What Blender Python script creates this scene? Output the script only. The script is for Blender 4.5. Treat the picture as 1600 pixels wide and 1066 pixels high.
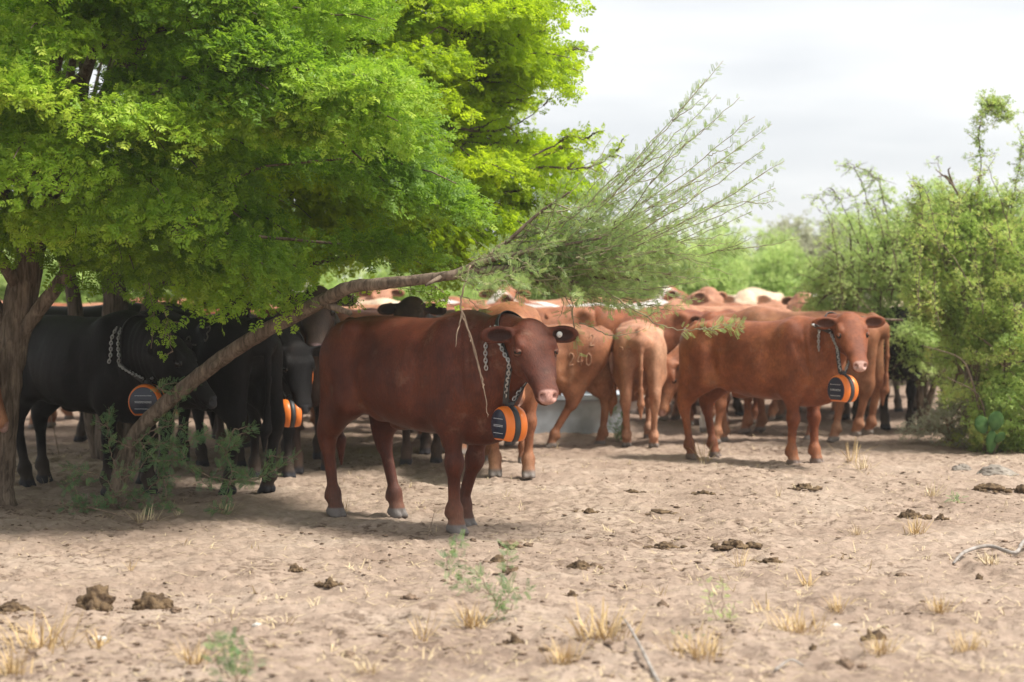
import bpy, math, random
import numpy as np
from mathutils import Vector, Matrix
from mathutils.bvhtree import BVHTree

for _o in list(bpy.data.objects):
    bpy.data.objects.remove(_o)
SC = bpy.context.scene
COL = SC.collection

# ------------------------------------------------------------------ camera
F_PX, HOR, CAM_H = 3000.0, 445.0, 1.5          # focal length in photo pixels, horizon row, eye height
cam_d = bpy.data.cameras.new('camera')
cam = bpy.data.objects.new('camera', cam_d)
COL.objects.link(cam)
SC.camera = cam
cam.location = (0, 0, CAM_H)
cam.rotation_euler = (math.radians(90), 0, 0)
cam_d.sensor_width = 36.0
cam_d.lens = F_PX / 1600 * 36.0
cam_d.shift_y = -(533 - HOR) / 1600.0
cam_d.clip_start = 0.1
cam_d.clip_end = 3000
cam_d.dof.use_dof = True
cam_d.dof.focus_distance = 11.9
cam_d.dof.aperture_fstop = 2.0

def P(px, py, Y):
    """photo pixel at depth Y -> place in the world (used to lay things out where they stand)"""
    return Vector(((px - 800) / F_PX * Y, Y, CAM_H + (HOR - py) / F_PX * Y))

def G(px, py):
    """photo pixel on the ground -> x, y"""
    Y = CAM_H * F_PX / (py - HOR)
    return Vector(((px - 800) / F_PX * Y, Y, 0))

# ------------------------------------------------------------------ sky and sun
SUN_EL, SUN_AZ = 58.0, 104.0            # azimuth from +Y towards +X
w = bpy.data.worlds.new("World")
SC.world = w
w.use_nodes = True
nt = w.node_tree
nt.nodes.clear()
out = nt.nodes.new('ShaderNodeOutputWorld')
bg = nt.nodes.new('ShaderNodeBackground')
sky = nt.nodes.new('ShaderNodeTexSky')
sky.sky_type = 'NISHITA'
sky.sun_disc = False
sky.sun_elevation = math.radians(SUN_EL)
sky.sun_rotation = math.radians(SUN_AZ)
tc = nt.nodes.new('ShaderNodeTexCoord')
mp = nt.nodes.new('ShaderNodeMapping')
mp.inputs['Scale'].default_value = (1.6, 1.6, 9.0)
mp.inputs['Location'].default_value = (3.1, 0.4, 1.0)
nz = nt.nodes.new('ShaderNodeTexNoise')
nz.inputs['Scale'].default_value = 2.2
nz.inputs['Detail'].default_value = 6
nz.inputs['Roughness'].default_value = 0.5
rp = nt.nodes.new('ShaderNodeValToRGB')
rp.color_ramp.elements[0].position = 0.34
rp.color_ramp.elements[0].color = (3.25, 3.32, 3.45, 1)
rp.color_ramp.elements[1].position = 0.62
rp.color_ramp.elements[1].color = (4.45, 4.45, 4.42, 1)
mx = nt.nodes.new('ShaderNodeMix')
mx.data_type = 'RGBA'
mx.inputs['Factor'].default_value = 0.93
L = nt.links.new
L(tc.outputs['Generated'], mp.inputs['Vector'])
L(mp.outputs['Vector'], nz.inputs['Vector'])
L(nz.outputs['Fac'], rp.inputs['Fac'])
L(sky.outputs['Color'], mx.inputs[6])
L(rp.outputs['Color'], mx.inputs[7])
L(mx.outputs[2], bg.inputs['Color'])
bg.inputs['Strength'].default_value = 0.10
L(bg.outputs['Background'], out.inputs['Surface'])

sun_d = bpy.data.lights.new('sun', 'SUN')
sun_d.energy = 2.7
sun_d.angle = math.radians(12)
sun_d.color = (1.0, 0.95, 0.87)
sun = bpy.data.objects.new('sun', sun_d)
COL.objects.link(sun)
_el, _az = math.radians(SUN_EL), math.radians(SUN_AZ)
_sd = Vector((math.cos(_el) * math.sin(_az), math.cos(_el) * math.cos(_az), math.sin(_el)))
sun.rotation_euler = _sd.to_track_quat('Z', 'Y').to_euler()
sun.location = (0, 0, 30)

SC.view_settings.view_transform = 'Standard'
SC.view_settings.look = 'None'
SC.view_settings.exposure = 1.38
SC.view_settings.gamma = 1.0
SC.render.engine = 'CYCLES'
SC.cycles.max_bounces = 6
SC.cycles.transparent_max_bounces = 4

# ------------------------------------------------------------------ helpers
def nrm(v):
    v = np.asarray(v, float)
    return v / (np.linalg.norm(v) + 1e-12)

def tag(o, label=None, cat=None, group=None, kind=None):
    if label: o['label'] = label
    if cat: o['category'] = cat
    if group: o['group'] = group
    if kind: o['kind'] = kind
    return o

def mesh_np(name, verts, faces, smooth=True):
    """verts (N,3), faces: (M,k) array or list of such arrays"""
    me = bpy.data.meshes.new(name)
    if not isinstance(faces, (list, tuple)):
        faces = [faces]
    faces = [np.asarray(f, dtype=np.int32) for f in faces if len(f)]
    v = np.asarray(verts, dtype=np.float32)
    me.vertices.add(len(v))
    me.vertices.foreach_set('co', v.ravel())
    loops = np.concatenate([f.ravel() for f in faces])
    counts = np.concatenate([np.full(len(f), f.shape[1], dtype=np.int32) for f in faces])
    starts = np.zeros(len(counts), dtype=np.int32)
    starts[1:] = np.cumsum(counts)[:-1]
    me.loops.add(len(loops))
    me.loops.foreach_set('vertex_index', loops)
    me.polygons.add(len(counts))
    me.polygons.foreach_set('loop_start', starts)
    me.polygons.foreach_set('loop_total', counts)
    me.polygons.foreach_set('use_smooth', np.full(len(counts), smooth, dtype=bool))
    me.update(calc_edges=True)
    return me

def link(name, me, mat=None, parent=None, loc=None, rot=None, scale=None):
    o = bpy.data.objects.new(name, me)
    COL.objects.link(o)
    if mat is not None and me is not None and not me.materials:
        me.materials.append(mat)
    if parent is not None:
        o.parent = parent
    if loc is not None: o.location = loc
    if rot is not None: o.rotation_euler = rot
    if scale is not None:
        o.scale = (scale,) * 3 if isinstance(scale, (int, float)) else scale
    return o

def empty(name, loc=(0, 0, 0), rz=0.0, scale=1.0):
    o = bpy.data.objects.new(name, None)
    COL.objects.link(o)
    o.location = loc
    o.rotation_euler = (0, 0, rz)
    o.scale = (scale,) * 3
    o.empty_display_size = 0.1
    return o

class MB:
    """collects pieces into one mesh"""
    def __init__(self):
        self.v, self.q, self.t, self.n = [], [], [], 0
    def add(self, v, q=None, t=None):
        v = np.asarray(v, dtype=np.float64)
        self.v.append(v)
        if q is not None and len(q): self.q.append(np.asarray(q, dtype=np.int32) + self.n)
        if t is not None and len(t): self.t.append(np.asarray(t, dtype=np.int32) + self.n)
        self.n += len(v)
    def tube(self, pts, rad, seg=8, cap=True, wob=0.0, rng=None):
        p = np.asarray([tuple(x) for x in pts], dtype=np.float64)
        r = np.broadcast_to(np.asarray(rad, dtype=np.float64), (len(p),))
        n = len(p)
        d = np.gradient(p, axis=0)
        d /= np.linalg.norm(d, axis=1)[:, None] + 1e-12
        up = np.array([0.13, 0.21, 1.0])
        if abs(d[0] @ up) > 0.95: up = np.array([1.0, 0.1, 0.2])
        a = np.cross(d[0], up); a /= np.linalg.norm(a)
        rings = []
        ang = np.arange(seg) / seg * 2 * math.pi
        for i in range(n):
            a = a - d[i] * (a @ d[i]); a /= np.linalg.norm(a) + 1e-12
            b = np.cross(d[i], a)
            rr = np.full(seg, r[i])
            if wob: rr = rr * (1 + wob * (rng.random(seg) - 0.5))
            rings.append(p[i] + (np.cos(ang) * rr)[:, None] * a + (np.sin(ang) * rr)[:, None] * b)
        v = np.concatenate(rings)
        i, j = np.meshgrid(np.arange(n - 1), np.arange(seg), indexing='ij')
        j2 = (j + 1) % seg
        q = np.stack([i * seg + j, i * seg + j2, (i + 1) * seg + j2, (i + 1) * seg + j], -1).reshape(-1, 4)
        t = []
        if cap:
            v = np.concatenate([v, p[:1], p[-1:]])
            c0, c1 = n * seg, n * seg + 1
            jj = np.arange(seg); k2 = (jj + 1) % seg
            t = np.concatenate([np.stack([np.full(seg, c0), k2, jj], -1),
                                np.stack([np.full(seg, c1), (n - 1) * seg + jj, (n - 1) * seg + k2], -1)])
        self.add(v, q, t)
    def box(self, c, s, R=None):
        c = np.asarray(c, float); s = np.asarray(s, float) / 2
        v = np.array([[x, y, z] for x in (-1, 1) for y in (-1, 1) for z in (-1, 1)]) * s
        if R is not None: v = v @ np.asarray(R).T
        self.add(v + c, [[0, 1, 3, 2], [4, 6, 7, 5], [0, 4, 5, 1], [2, 3, 7, 6], [0, 2, 6, 4], [1, 5, 7, 3]])
    def mesh(self, name, smooth=True):
        fs = []
        if self.q: fs.append(np.concatenate(self.q))
        if self.t: fs.append(np.concatenate(self.t))
        return mesh_np(name, np.concatenate(self.v), fs, smooth)

def curve(pts, n=12):
    """Catmull-Rom through the points"""
    p = [np.asarray(tuple(q), float) for q in pts]
    p = [2 * p[0] - p[1]] + p + [2 * p[-1] - p[-2]]
    o = []
    for i in range(1, len(p) - 2):
        for k in range(n):
            t = k / n
            a, b, c, d = p[i - 1], p[i], p[i + 1], p[i + 2]
            o.append(0.5 * (2 * b + (c - a) * t + (2 * a - 5 * b + 4 * c - d) * t * t + (3 * b - a - 3 * c + d) * t ** 3))
    o.append(p[-2])
    return np.array(o)

def uv_sphere(r=1.0, nu=16, nv=10):
    v, q = [], []
    for i in range(nv + 1):
        a = math.pi * i / nv
        for j in range(nu):
            b = 2 * math.pi * j / nu
            v.append((r * math.sin(a) * math.cos(b), r * math.sin(a) * math.sin(b), r * math.cos(a)))
    for i in range(nv):
        for j in range(nu):
            q.append((i * nu + j, (i + 1) * nu + j, (i + 1) * nu + (j + 1) % nu, i * nu + (j + 1) % nu))
    return np.array(v), np.array(q)

# ---- noise on arrays
def _hash(ix, iy, iz, seed):
    h = (ix.astype(np.int64) * 374761393 + iy.astype(np.int64) * 668265263 + iz.astype(np.int64) * 2147483647 + seed * 144665) & 0xffffffff
    h = ((h ^ (h >> 13)) * 1274126177) & 0xffffffff
    h = ((h ^ (h >> 16)) * 2246822519) & 0xffffffff
    return ((h ^ (h >> 15)) & 0xffffff) / float(0xffffff)

def vnoise(x, y, z=0.0, seed=0):
    x = np.asarray(x, float); y = np.asarray(y, float); z = np.broadcast_to(np.asarray(z, float), x.shape)
    ix, iy, iz = np.floor(x), np.floor(y), np.floor(z)
    fx, fy, fz = x - ix, y - iy, z - iz
    fx = fx * fx * (3 - 2 * fx); fy = fy * fy * (3 - 2 * fy); fz = fz * fz * (3 - 2 * fz)
    r = 0
    for a in (0, 1):
        for b in (0, 1):
            for c in (0, 1):
                wgt = (fx if a else 1 - fx) * (fy if b else 1 - fy) * (fz if c else 1 - fz)
                r = r + wgt * _hash(ix + a, iy + b, iz + c, seed)
    return r * 2 - 1

def fbm(x, y, z=0.0, oct=4, seed=0, gain=0.5):
    r, a, f = 0, 1.0, 1.0
    for i in range(oct):
        r = r + a * vnoise(x * f + 17.3 * i, y * f - 9.1 * i, np.asarray(z) * f, seed + i)
        a *= gain; f *= 2.03
    return r

# ---- materials
def nodes(name):
    m = bpy.data.materials.new(name)
    m.use_nodes = True
    t = m.node_tree
    t.nodes.clear()
    return m, t

def N(t, typ, **kw):
    n = t.nodes.new(typ)
    for k, v in kw.items():
        if k in n.inputs.keys():
            n.inputs[k].default_value = v
        else:
            setattr(n, k, v)
    return n

def ramp(t, stops):
    r = t.nodes.new('ShaderNodeValToRGB')
    e = r.color_ramp.elements
    while len(e) < len(stops): e.new(0.5)
    for i, (p, c) in enumerate(stops):
        e[i].position = p
        e[i].color = c if len(c) == 4 else (*c, 1)
    return r

def mixc(t, fac, a, b, mode='MIX'):
    m = t.nodes.new('ShaderNodeMix')
    m.data_type = 'RGBA'
    m.blend_type = mode
    for s, v in ((0, fac), (6, a), (7, b)):
        if hasattr(v, 'links'): t.links.new(v, m.inputs[s])
        elif s == 0: m.inputs[0].default_value = v
        else: m.inputs[s].default_value = v if len(v) == 4 else (*v, 1)
    return m.outputs[2]

def simple_mat(name, col, rough=0.7, noise=None, metal=0.0, bump=0.0, scale=20.0, spec=0.5):
    m, t = nodes(name)
    o = N(t, 'ShaderNodeOutputMaterial')
    b = N(t, 'ShaderNodeBsdfPrincipled')
    b.inputs['Roughness'].default_value = rough
    b.inputs['Metallic'].default_value = metal
    b.inputs['Specular IOR Level'].default_value = spec
    tc_ = N(t, 'ShaderNodeTexCoord')
    nz_ = N(t, 'ShaderNodeTexNoise', Scale=scale, Detail=5.0)
    t.links.new(tc_.outputs['Object'], nz_.inputs['Vector'])
    if noise is not None:
        r = ramp(t, [(0.35, col), (0.65, noise)])
        t.links.new(nz_.outputs['Fac'], r.inputs['Fac'])
        t.links.new(r.outputs['Color'], b.inputs['Base Color'])
    else:
        b.inputs['Base Color'].default_value = (*col, 1)
    if bump:
        bp = N(t, 'ShaderNodeBump', Strength=bump, Distance=0.02)
        t.links.new(nz_.outputs['Fac'], bp.inputs['Height'])
        t.links.new(bp.outputs['Normal'], b.inputs['Normal'])
    t.links.new(b.outputs['BSDF'], o.inputs['Surface'])
    return m
# ------------------------------------------------------------------ ground
rng = np.random.default_rng(7)

def worley(x, y, seed, jit=0.9):
    ix, iy = np.floor(x), np.floor(y)
    best = np.full(x.shape, 9.0)
    for a in (-1, 0, 1):
        for b in (-1, 0, 1):
            cx, cy = ix + a, iy + b
            jx = _hash(cx, cy, cx * 0, seed) * jit; jy = _hash(cx, cy, cx * 0, seed + 5) * jit
            ex = _hash(cx, cy, cx * 0, seed + 9)
            d = np.sqrt((cx + jx - x) ** 2 + (cy + jy - y) ** 2) + ex * 0.5
            best = np.minimum(best, d)
    return best

def height(x, y):
    x = np.asarray(x, float); y = np.asarray(y, float)
    far = np.clip((y - 9) / 4, 0, 1)
    big = 0.030 * fbm(x * 0.45, y * 0.45, 0, 2, 11) * (1 - 0.6 * far)
    mid = 0.016 * fbm(x * 2.1, y * 2.1, 0, 4, 21) * (1 - 0.45 * far)
    fine = 0.012 * fbm(x * 9, y * 9, 0, 4, 31, 0.6)
    wx = x + 0.05 * vnoise(x * 6, y * 6, 0, 3); wy = y + 0.05 * vnoise(x * 6, y * 6, 5, 4)
    pr = worley(wx * 3.6, wy * 3.6, 41)
    dent = -0.024 * np.clip(1 - pr / 0.42, 0, 1) ** 1.0 + 0.012 * np.exp(-((pr - 0.50) / 0.12) ** 2)
    pr2 = worley(wx * 9, wy * 9, 51)
    dent2 = 0.008 * np.clip(1 - pr2 / 0.4, 0, 1)
    r = big + mid + fine + dent + dent2
    fade = np.clip((60 - np.abs(y)) / 30, 0, 1)
    return r * fade - 0.004

def build_ground():
    ys = np.concatenate([np.linspace(-14, 5.5, 40), 5.5 * (30 / 5.5) ** np.linspace(0, 1, 640)[1:], 30 * (1500 / 30) ** np.linspace(0, 1, 60)[1:]])
    c = np.linspace(-0.34, 0.34, 620)
    o = 0.34 * (9.0 / 0.34) ** np.linspace(0, 1, 26)[1:]
    us = np.concatenate([-o[::-1], c, o])
    Yg, U = np.meshgrid(ys, us, indexing='ij')
    X = U * np.maximum(Yg, 5.5)
    Z = height(X, Yg)
    V = np.stack([X, Yg, Z], -1).reshape(-1, 3)
    n, m = Yg.shape
    i, j = np.meshgrid(np.arange(n - 1), np.arange(m - 1), indexing='ij')
    q = np.stack([i * m + j, i * m + j + 1, (i + 1) * m + j + 1, (i + 1) * m + j], -1).reshape(-1, 4)
    return mesh_np('ground', V, q)

def ground_mat():
    m, t = nodes('sandy_soil')
    L_ = t.links.new
    o = N(t, 'ShaderNodeOutputMaterial'); b = N(t, 'ShaderNodeBsdfPrincipled')
    b.inputs['Roughness'].default_value = 0.95
    b.inputs['Specular IOR Level'].default_value = 0.15
    g = N(t, 'ShaderNodeNewGeometry')
    def noise(sc, d=6.0, r=0.6, off=0.0):
        mp_ = N(t, 'ShaderNodeMapping'); mp_.inputs['Location'].default_value = (off, off * 1.7, 0)
        L_(g.outputs['Position'], mp_.inputs['Vector'])
        n_ = N(t, 'ShaderNodeTexNoise', Scale=sc, Detail=d, Roughness=r)
        L_(mp_.outputs['Vector'], n_.inputs['Vector'])
        return n_.outputs['Fac']
    r = ramp(t, [(0.30, (0.300, 0.221, 0.170)), (0.52, (0.405, 0.310, 0.243)), (0.75, (0.490, 0.392, 0.315))])
    L_(noise(1.1), r.inputs['Fac'])
    r2 = ramp(t, [(0.30, (0.78, 0.76, 0.74)), (0.70, (1.12, 1.12, 1.12))])
    L_(noise(22.0, 8.0, 0.7, 3.0), r2.inputs['Fac'])
    c = mixc(t, 1.0, r.outputs['Color'], r2.outputs['Color'], 'MULTIPLY')
    # trampled dung and litter: crumbs gathered in drifts
    r3 = ramp(t, [(0.44, (0, 0, 0)), (0.62, (1, 1, 1))]); L_(noise(0.85, 3.0, 0.55, 8.0), r3.inputs['Fac'])
    r4 = ramp(t, [(0.52, (0, 0, 0)), (0.60, (1, 1, 1))]); L_(noise(13.0, 6.0, 0.75, 5.0), r4.inputs['Fac'])
    c1 = mixc(t, 1.0, r3.outputs['Color'], r4.outputs['Color'], 'MULTIPLY')
    c = mixc(t, c1, c, (0.17, 0.115, 0.08))
    r5 = ramp(t, [(0.66, (0, 0, 0)), (0.70, (1, 1, 1))]); L_(noise(34.0, 4.0, 0.6, 15.0), r5.inputs['Fac'])
    c = mixc(t, r5.outputs['Color'], c, (0.22, 0.155, 0.11))
    # dried straw dust
    r6 = ramp(t, [(0.62, (0, 0, 0)), (0.72, (1, 1, 1))]); L_(noise(5.0, 6.0, 0.8, 25.0), r6.inputs['Fac'])
    mu = N(t, 'ShaderNodeMath', operation='MULTIPLY'); L_(r6.outputs['Color'], mu.inputs[0]); mu.inputs[1].default_value = 0.5
    c = mixc(t, mu.outputs[0], c, (0.42, 0.32, 0.19))
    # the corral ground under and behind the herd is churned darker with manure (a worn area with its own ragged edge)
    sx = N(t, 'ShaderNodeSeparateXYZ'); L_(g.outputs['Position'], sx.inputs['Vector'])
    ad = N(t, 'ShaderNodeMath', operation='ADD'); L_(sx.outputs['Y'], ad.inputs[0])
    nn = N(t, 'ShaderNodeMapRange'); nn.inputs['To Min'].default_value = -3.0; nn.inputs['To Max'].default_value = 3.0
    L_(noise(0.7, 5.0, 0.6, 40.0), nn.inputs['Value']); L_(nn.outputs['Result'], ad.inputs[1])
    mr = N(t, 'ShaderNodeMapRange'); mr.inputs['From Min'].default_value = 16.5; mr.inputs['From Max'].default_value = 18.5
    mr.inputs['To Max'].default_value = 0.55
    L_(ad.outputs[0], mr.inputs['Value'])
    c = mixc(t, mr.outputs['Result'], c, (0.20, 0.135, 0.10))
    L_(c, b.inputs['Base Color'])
    bp = N(t, 'ShaderNodeBump', Strength=0.8, Distance=0.02)
    L_(noise(60.0, 8.0, 0.75, 2.0), bp.inputs['Height'])
    bp2 = N(t, 'ShaderNodeBump', Strength=0.5, Distance=0.03)
    L_(r4.outputs['Color'], bp2.inputs['Height']); L_(bp.outputs['Normal'], bp2.inputs['Normal'])
    L_(bp2.outputs['Normal'], b.inputs['Normal'])
    L_(b.outputs['BSDF'], o.inputs['Surface'])
    return m

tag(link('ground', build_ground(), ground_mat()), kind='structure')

def gz(x, y):
    return float(height(np.array([x]), np.array([y]))[0])

_gx, _gy = np.linspace(-9, 9, 1200), np.linspace(6, 24, 1200)
_GZ = height(*np.meshgrid(_gx, _gy, indexing='xy'))
def gz_fast(x, y):
    i = min(1199, max(0, int((y - 6) / 18 * 1199 + .5))); j = min(1199, max(0, int((x + 9) / 18 * 1199 + .5)))
    return float(_GZ[i, j])
# ------------------------------------------------------------------ plants
def leaf_mat(name, cols, trans, rough=0.5, tr=0.45):
    """cols: dark to light leaf pigment, spread leaf by leaf"""
    m, t = nodes(name)
    L_ = t.links.new
    o = N(t, 'ShaderNodeOutputMaterial')
    b = N(t, 'ShaderNodeBsdfPrincipled'); b.inputs['Roughness'].default_value = rough; b.inputs['Specular IOR Level'].default_value = 0.3
    tl = N(t, 'ShaderNodeBsdfTranslucent')
    ms = N(t, 'ShaderNodeMixShader'); ms.inputs[0].default_value = tr
    at = N(t, 'ShaderNodeAttribute', attribute_name='tint')
    r = ramp(t, [(i / (len(cols) - 1), c) for i, c in enumerate(cols)])
    L_(at.outputs['Fac'], r.inputs['Fac'])
    L_(r.outputs['Color'], b.inputs['Base Color'])
    c2 = mixc(t, 0.55, r.outputs['Color'], trans)
    L_(c2, tl.inputs['Color'])
    L_(b.outputs['BSDF'], ms.inputs[1]); L_(tl.outputs['BSDF'], ms.inputs[2])
    L_(ms.outputs[0], o.inputs['Surface'])
    return m

def bark_mat(name, a, b_, scale=14.0, bump=0.8):
    m, t = nodes(name)
    L_ = t.links.new
    o = N(t, 'ShaderNodeOutputMaterial'); b = N(t, 'ShaderNodeBsdfPrincipled'); b.inputs['Roughness'].default_value = 0.92
    b.inputs['Specular IOR Level'].default_value = 0.15
    tc_ = N(t, 'ShaderNodeTexCoord')
    mp_ = N(t, 'ShaderNodeMapping'); mp_.inputs['Scale'].default_value = (1, 1, 0.35)
    L_(tc_.outputs['Object'], mp_.inputs['Vector'])
    n = N(t, 'ShaderNodeTexNoise', Scale=scale, Detail=8.0, Roughness=0.7); L_(mp_.outputs['Vector'], n.inputs['Vector'])
    mq = N(t, 'ShaderNodeMapping'); mq.inputs['Scale'].default_value = (1, 1, 0.13); L_(tc_.outputs['Object'], mq.inputs['Vector'])
    v = N(t, 'ShaderNodeTexNoise', Scale=scale * 2.6, Detail=5.0, Roughness=0.65, Distortion=0.6); L_(mq.outputs['Vector'], v.inputs['Vector'])
    r = ramp(t, [(0.32, a), (0.68, b_)]); L_(n.outputs['Fac'], r.inputs['Fac'])
    rv = ramp(t, [(0.38, (0.35, 0.35, 0.35)), (0.56, (1.15, 1.15, 1.15))]); L_(v.outputs['Fac'], rv.inputs['Fac'])
    c = mixc(t, 0.8, r.outputs['Color'], rv.outputs['Color'], 'MULTIPLY')
    L_(c, b.inputs['Base Color'])
    bp = N(t, 'ShaderNodeBump', Strength=bump, Distance=0.015); L_(c, bp.inputs['Height']); L_(bp.outputs['Normal'], b.inputs['Normal'])
    L_(b.outputs['BSDF'], o.inputs['Surface'])
    return m

def leaflet(p0, p1, w, z=0.0, curl=0.0):
    """a pointed leaf blade as a quad (diamond) from p0 to p1"""
    p0 = np.array(p0, float); p1 = np.array(p1, float)
    d = p1 - p0; s = np.array([-d[1], d[0], 0]); s /= np.linalg.norm(s) + 1e-9
    m_ = p0 + d * 0.55
    return np.array([p0, m_ + s * w + [0, 0, curl], p1, m_ - s * w + [0, 0, curl]])

def sprig_broad(size=0.07, n=2, w=0.32):
    """lobed sprig: a terminal leaflet and pairs, flat in xy, growing along +x"""
    L_ = []
    k = size
    L_.append(leaflet((0.60 * k, 0, 0), (1.05 * k, 0, 0.0), 0.13 * k, curl=0.03 * k))
    for i in range(n):
        x = (0.08 + 0.60 * i / max(n - 1, 1)) * k if n > 1 else 0.3 * k
        for s in (-1, 1):
            L_.append(leaflet((x, 0, 0), (x + 0.26 * k, s * 0.42 * k * (1 - 0.12 * i), -0.08 * k), (0.115 if n > 2 else 0.16) * k, curl=0.04 * k))
    return np.concatenate(L_)

def sprig_feather(size=0.07, n=6):
    L_ = []
    for i in range(n):
        x = size * (0.1 + 0.9 * i / n)
        l = size * 0.26 * (1 - 0.35 * i / n)
        for s in (-1, 1):
            L_.append(leaflet((x, 0, 0), (x + l * 0.35, s * l, -0.15 * l), size * 0.052))
    return np.concatenate(L_)

def frames(d, n, roll):
    """rotation matrices (N,3,3), columns: along d, side, normal close to n, rolled"""
    d = d / (np.linalg.norm(d, axis=1)[:, None] + 1e-9)
    n = n - d * (d * n).sum(1)[:, None]
    n /= np.linalg.norm(n, axis=1)[:, None] + 1e-9
    s = np.cross(n, d)
    c, si = np.cos(roll)[:, None], np.sin(roll)[:, None]
    s2 = s * c + n * si; n2 = n * c - s * si
    return np.stack([d, s2, n2], -1)

def scatter_mesh(name, base, pos, R, scale, tint):
    k = len(base)
    V = np.einsum('nij,kj->nki', R, base) * scale[:, None, None] + pos[:, None, :]
    V = V.reshape(-1, 3)
    q = np.arange(len(V), dtype=np.int32).reshape(-1, 4)
    me = mesh_np(name, V, q, smooth=False)
    a = me.attributes.new('tint', 'FLOAT', 'POINT')
    a.data.foreach_set('value', np.repeat(tint, k).astype(np.float32))
    return me

def in_poly(px, py, poly):
    x = np.asarray(px); y = np.asarray(py); r = np.zeros(x.shape, bool)
    n = len(poly)
    for i in range(n):
        x0, y0 = poly[i]; x1, y1 = poly[(i + 1) % n]
        c = (y0 > y) != (y1 > y)
        r ^= c & (x < (x1 - x0) * (y - y0) / ((y1 - y0) if y1 != y0 else 1e-9) + x0)
    return r

def to_px(p):
    return 800 + p[:, 0] / p[:, 1] * F_PX, HOR + (CAM_H - p[:, 2]) / p[:, 1] * F_PX

def sprays(centers, outd, rg, per, L0, W0, T0, droop):
    """pads of foliage: for each centre, leaf positions on a drooping fan and the leaf directions"""
    P_, D_, Nn, Tt = [], [], [], []
    for c, o in zip(centers, outd):
        o = nrm(o * [1, 1, 0.7] + rg.normal(0, .22, 3)); side = nrm(np.cross([0, 0, 1], o)); up = np.cross(o, side)
        sc = rg.uniform(0.7, 1.3)
        n = int(per * sc * sc)
        l = rg.beta(1.5, 1.1, n) * 1.25 - 0.6
        ww = W0 * sc * (0.35 + 0.75 * np.sqrt(np.clip(1 - (np.abs(l) / 0.7) ** 2, 0, 1)))
        wv = np.clip(rg.normal(0, 0.45, n), -.85, .85) * ww
        # side twigs: leaves gather along herringbone lines
        stp = 0.115
        tw = np.round((l * L0 * sc + np.abs(wv) * 0.5) / stp) * stp - np.abs(wv) * 0.5
        l2 = tw + rg.normal(0, 0.020, n)
        th = np.clip(rg.normal(0, T0, n), -2.2 * T0, 2.2 * T0)
        z = th - droop * (l2 / (L0 * sc)) ** 2 * np.sign(l2 + 0.1) * L0 * sc - 0.35 * np.abs(wv) ** 1.5
        z = z + 0.03 * np.sin(l2 * 23 + wv * 17)
        p = c + l2[:, None] * o + wv[:, None] * side + z[:, None] * up
        d = o * 0.7 + side * (np.sign(wv) * 0.6)[:, None] + rg.normal(0, 0.45, (n, 3)) + np.array([0, 0, -0.15])
        P_.append(p); D_.append(d)
        Nn.append(up * 1.0 + o * 0.35 + rg.normal(0, 0.42, (n, 3)))
        Tt.append(np.clip(rg.normal(rg.uniform(0.10, 0.80), 0.17, n), 0, 1))
    return np.concatenate(P_), np.concatenate(D_), np.concatenate(Nn), np.concatenate(Tt)

def limb_path(a, b, rg, bend=0.15, n=7):
    a = np.asarray(a, float); b = np.asarray(b, float)
    L_ = np.linalg.norm(b - a)
    t = np.linspace(0, 1, n)[:, None]
    m_ = rg.normal(0, bend, 3) * L_
    p = a + (b - a) * t + np.sin(t * math.pi) * (m_ + np.array([0, 0, 0.10 * L_]))
    p[1:-1] += rg.normal(0, 0.02 * L_, (n - 2, 3))
    return p

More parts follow.
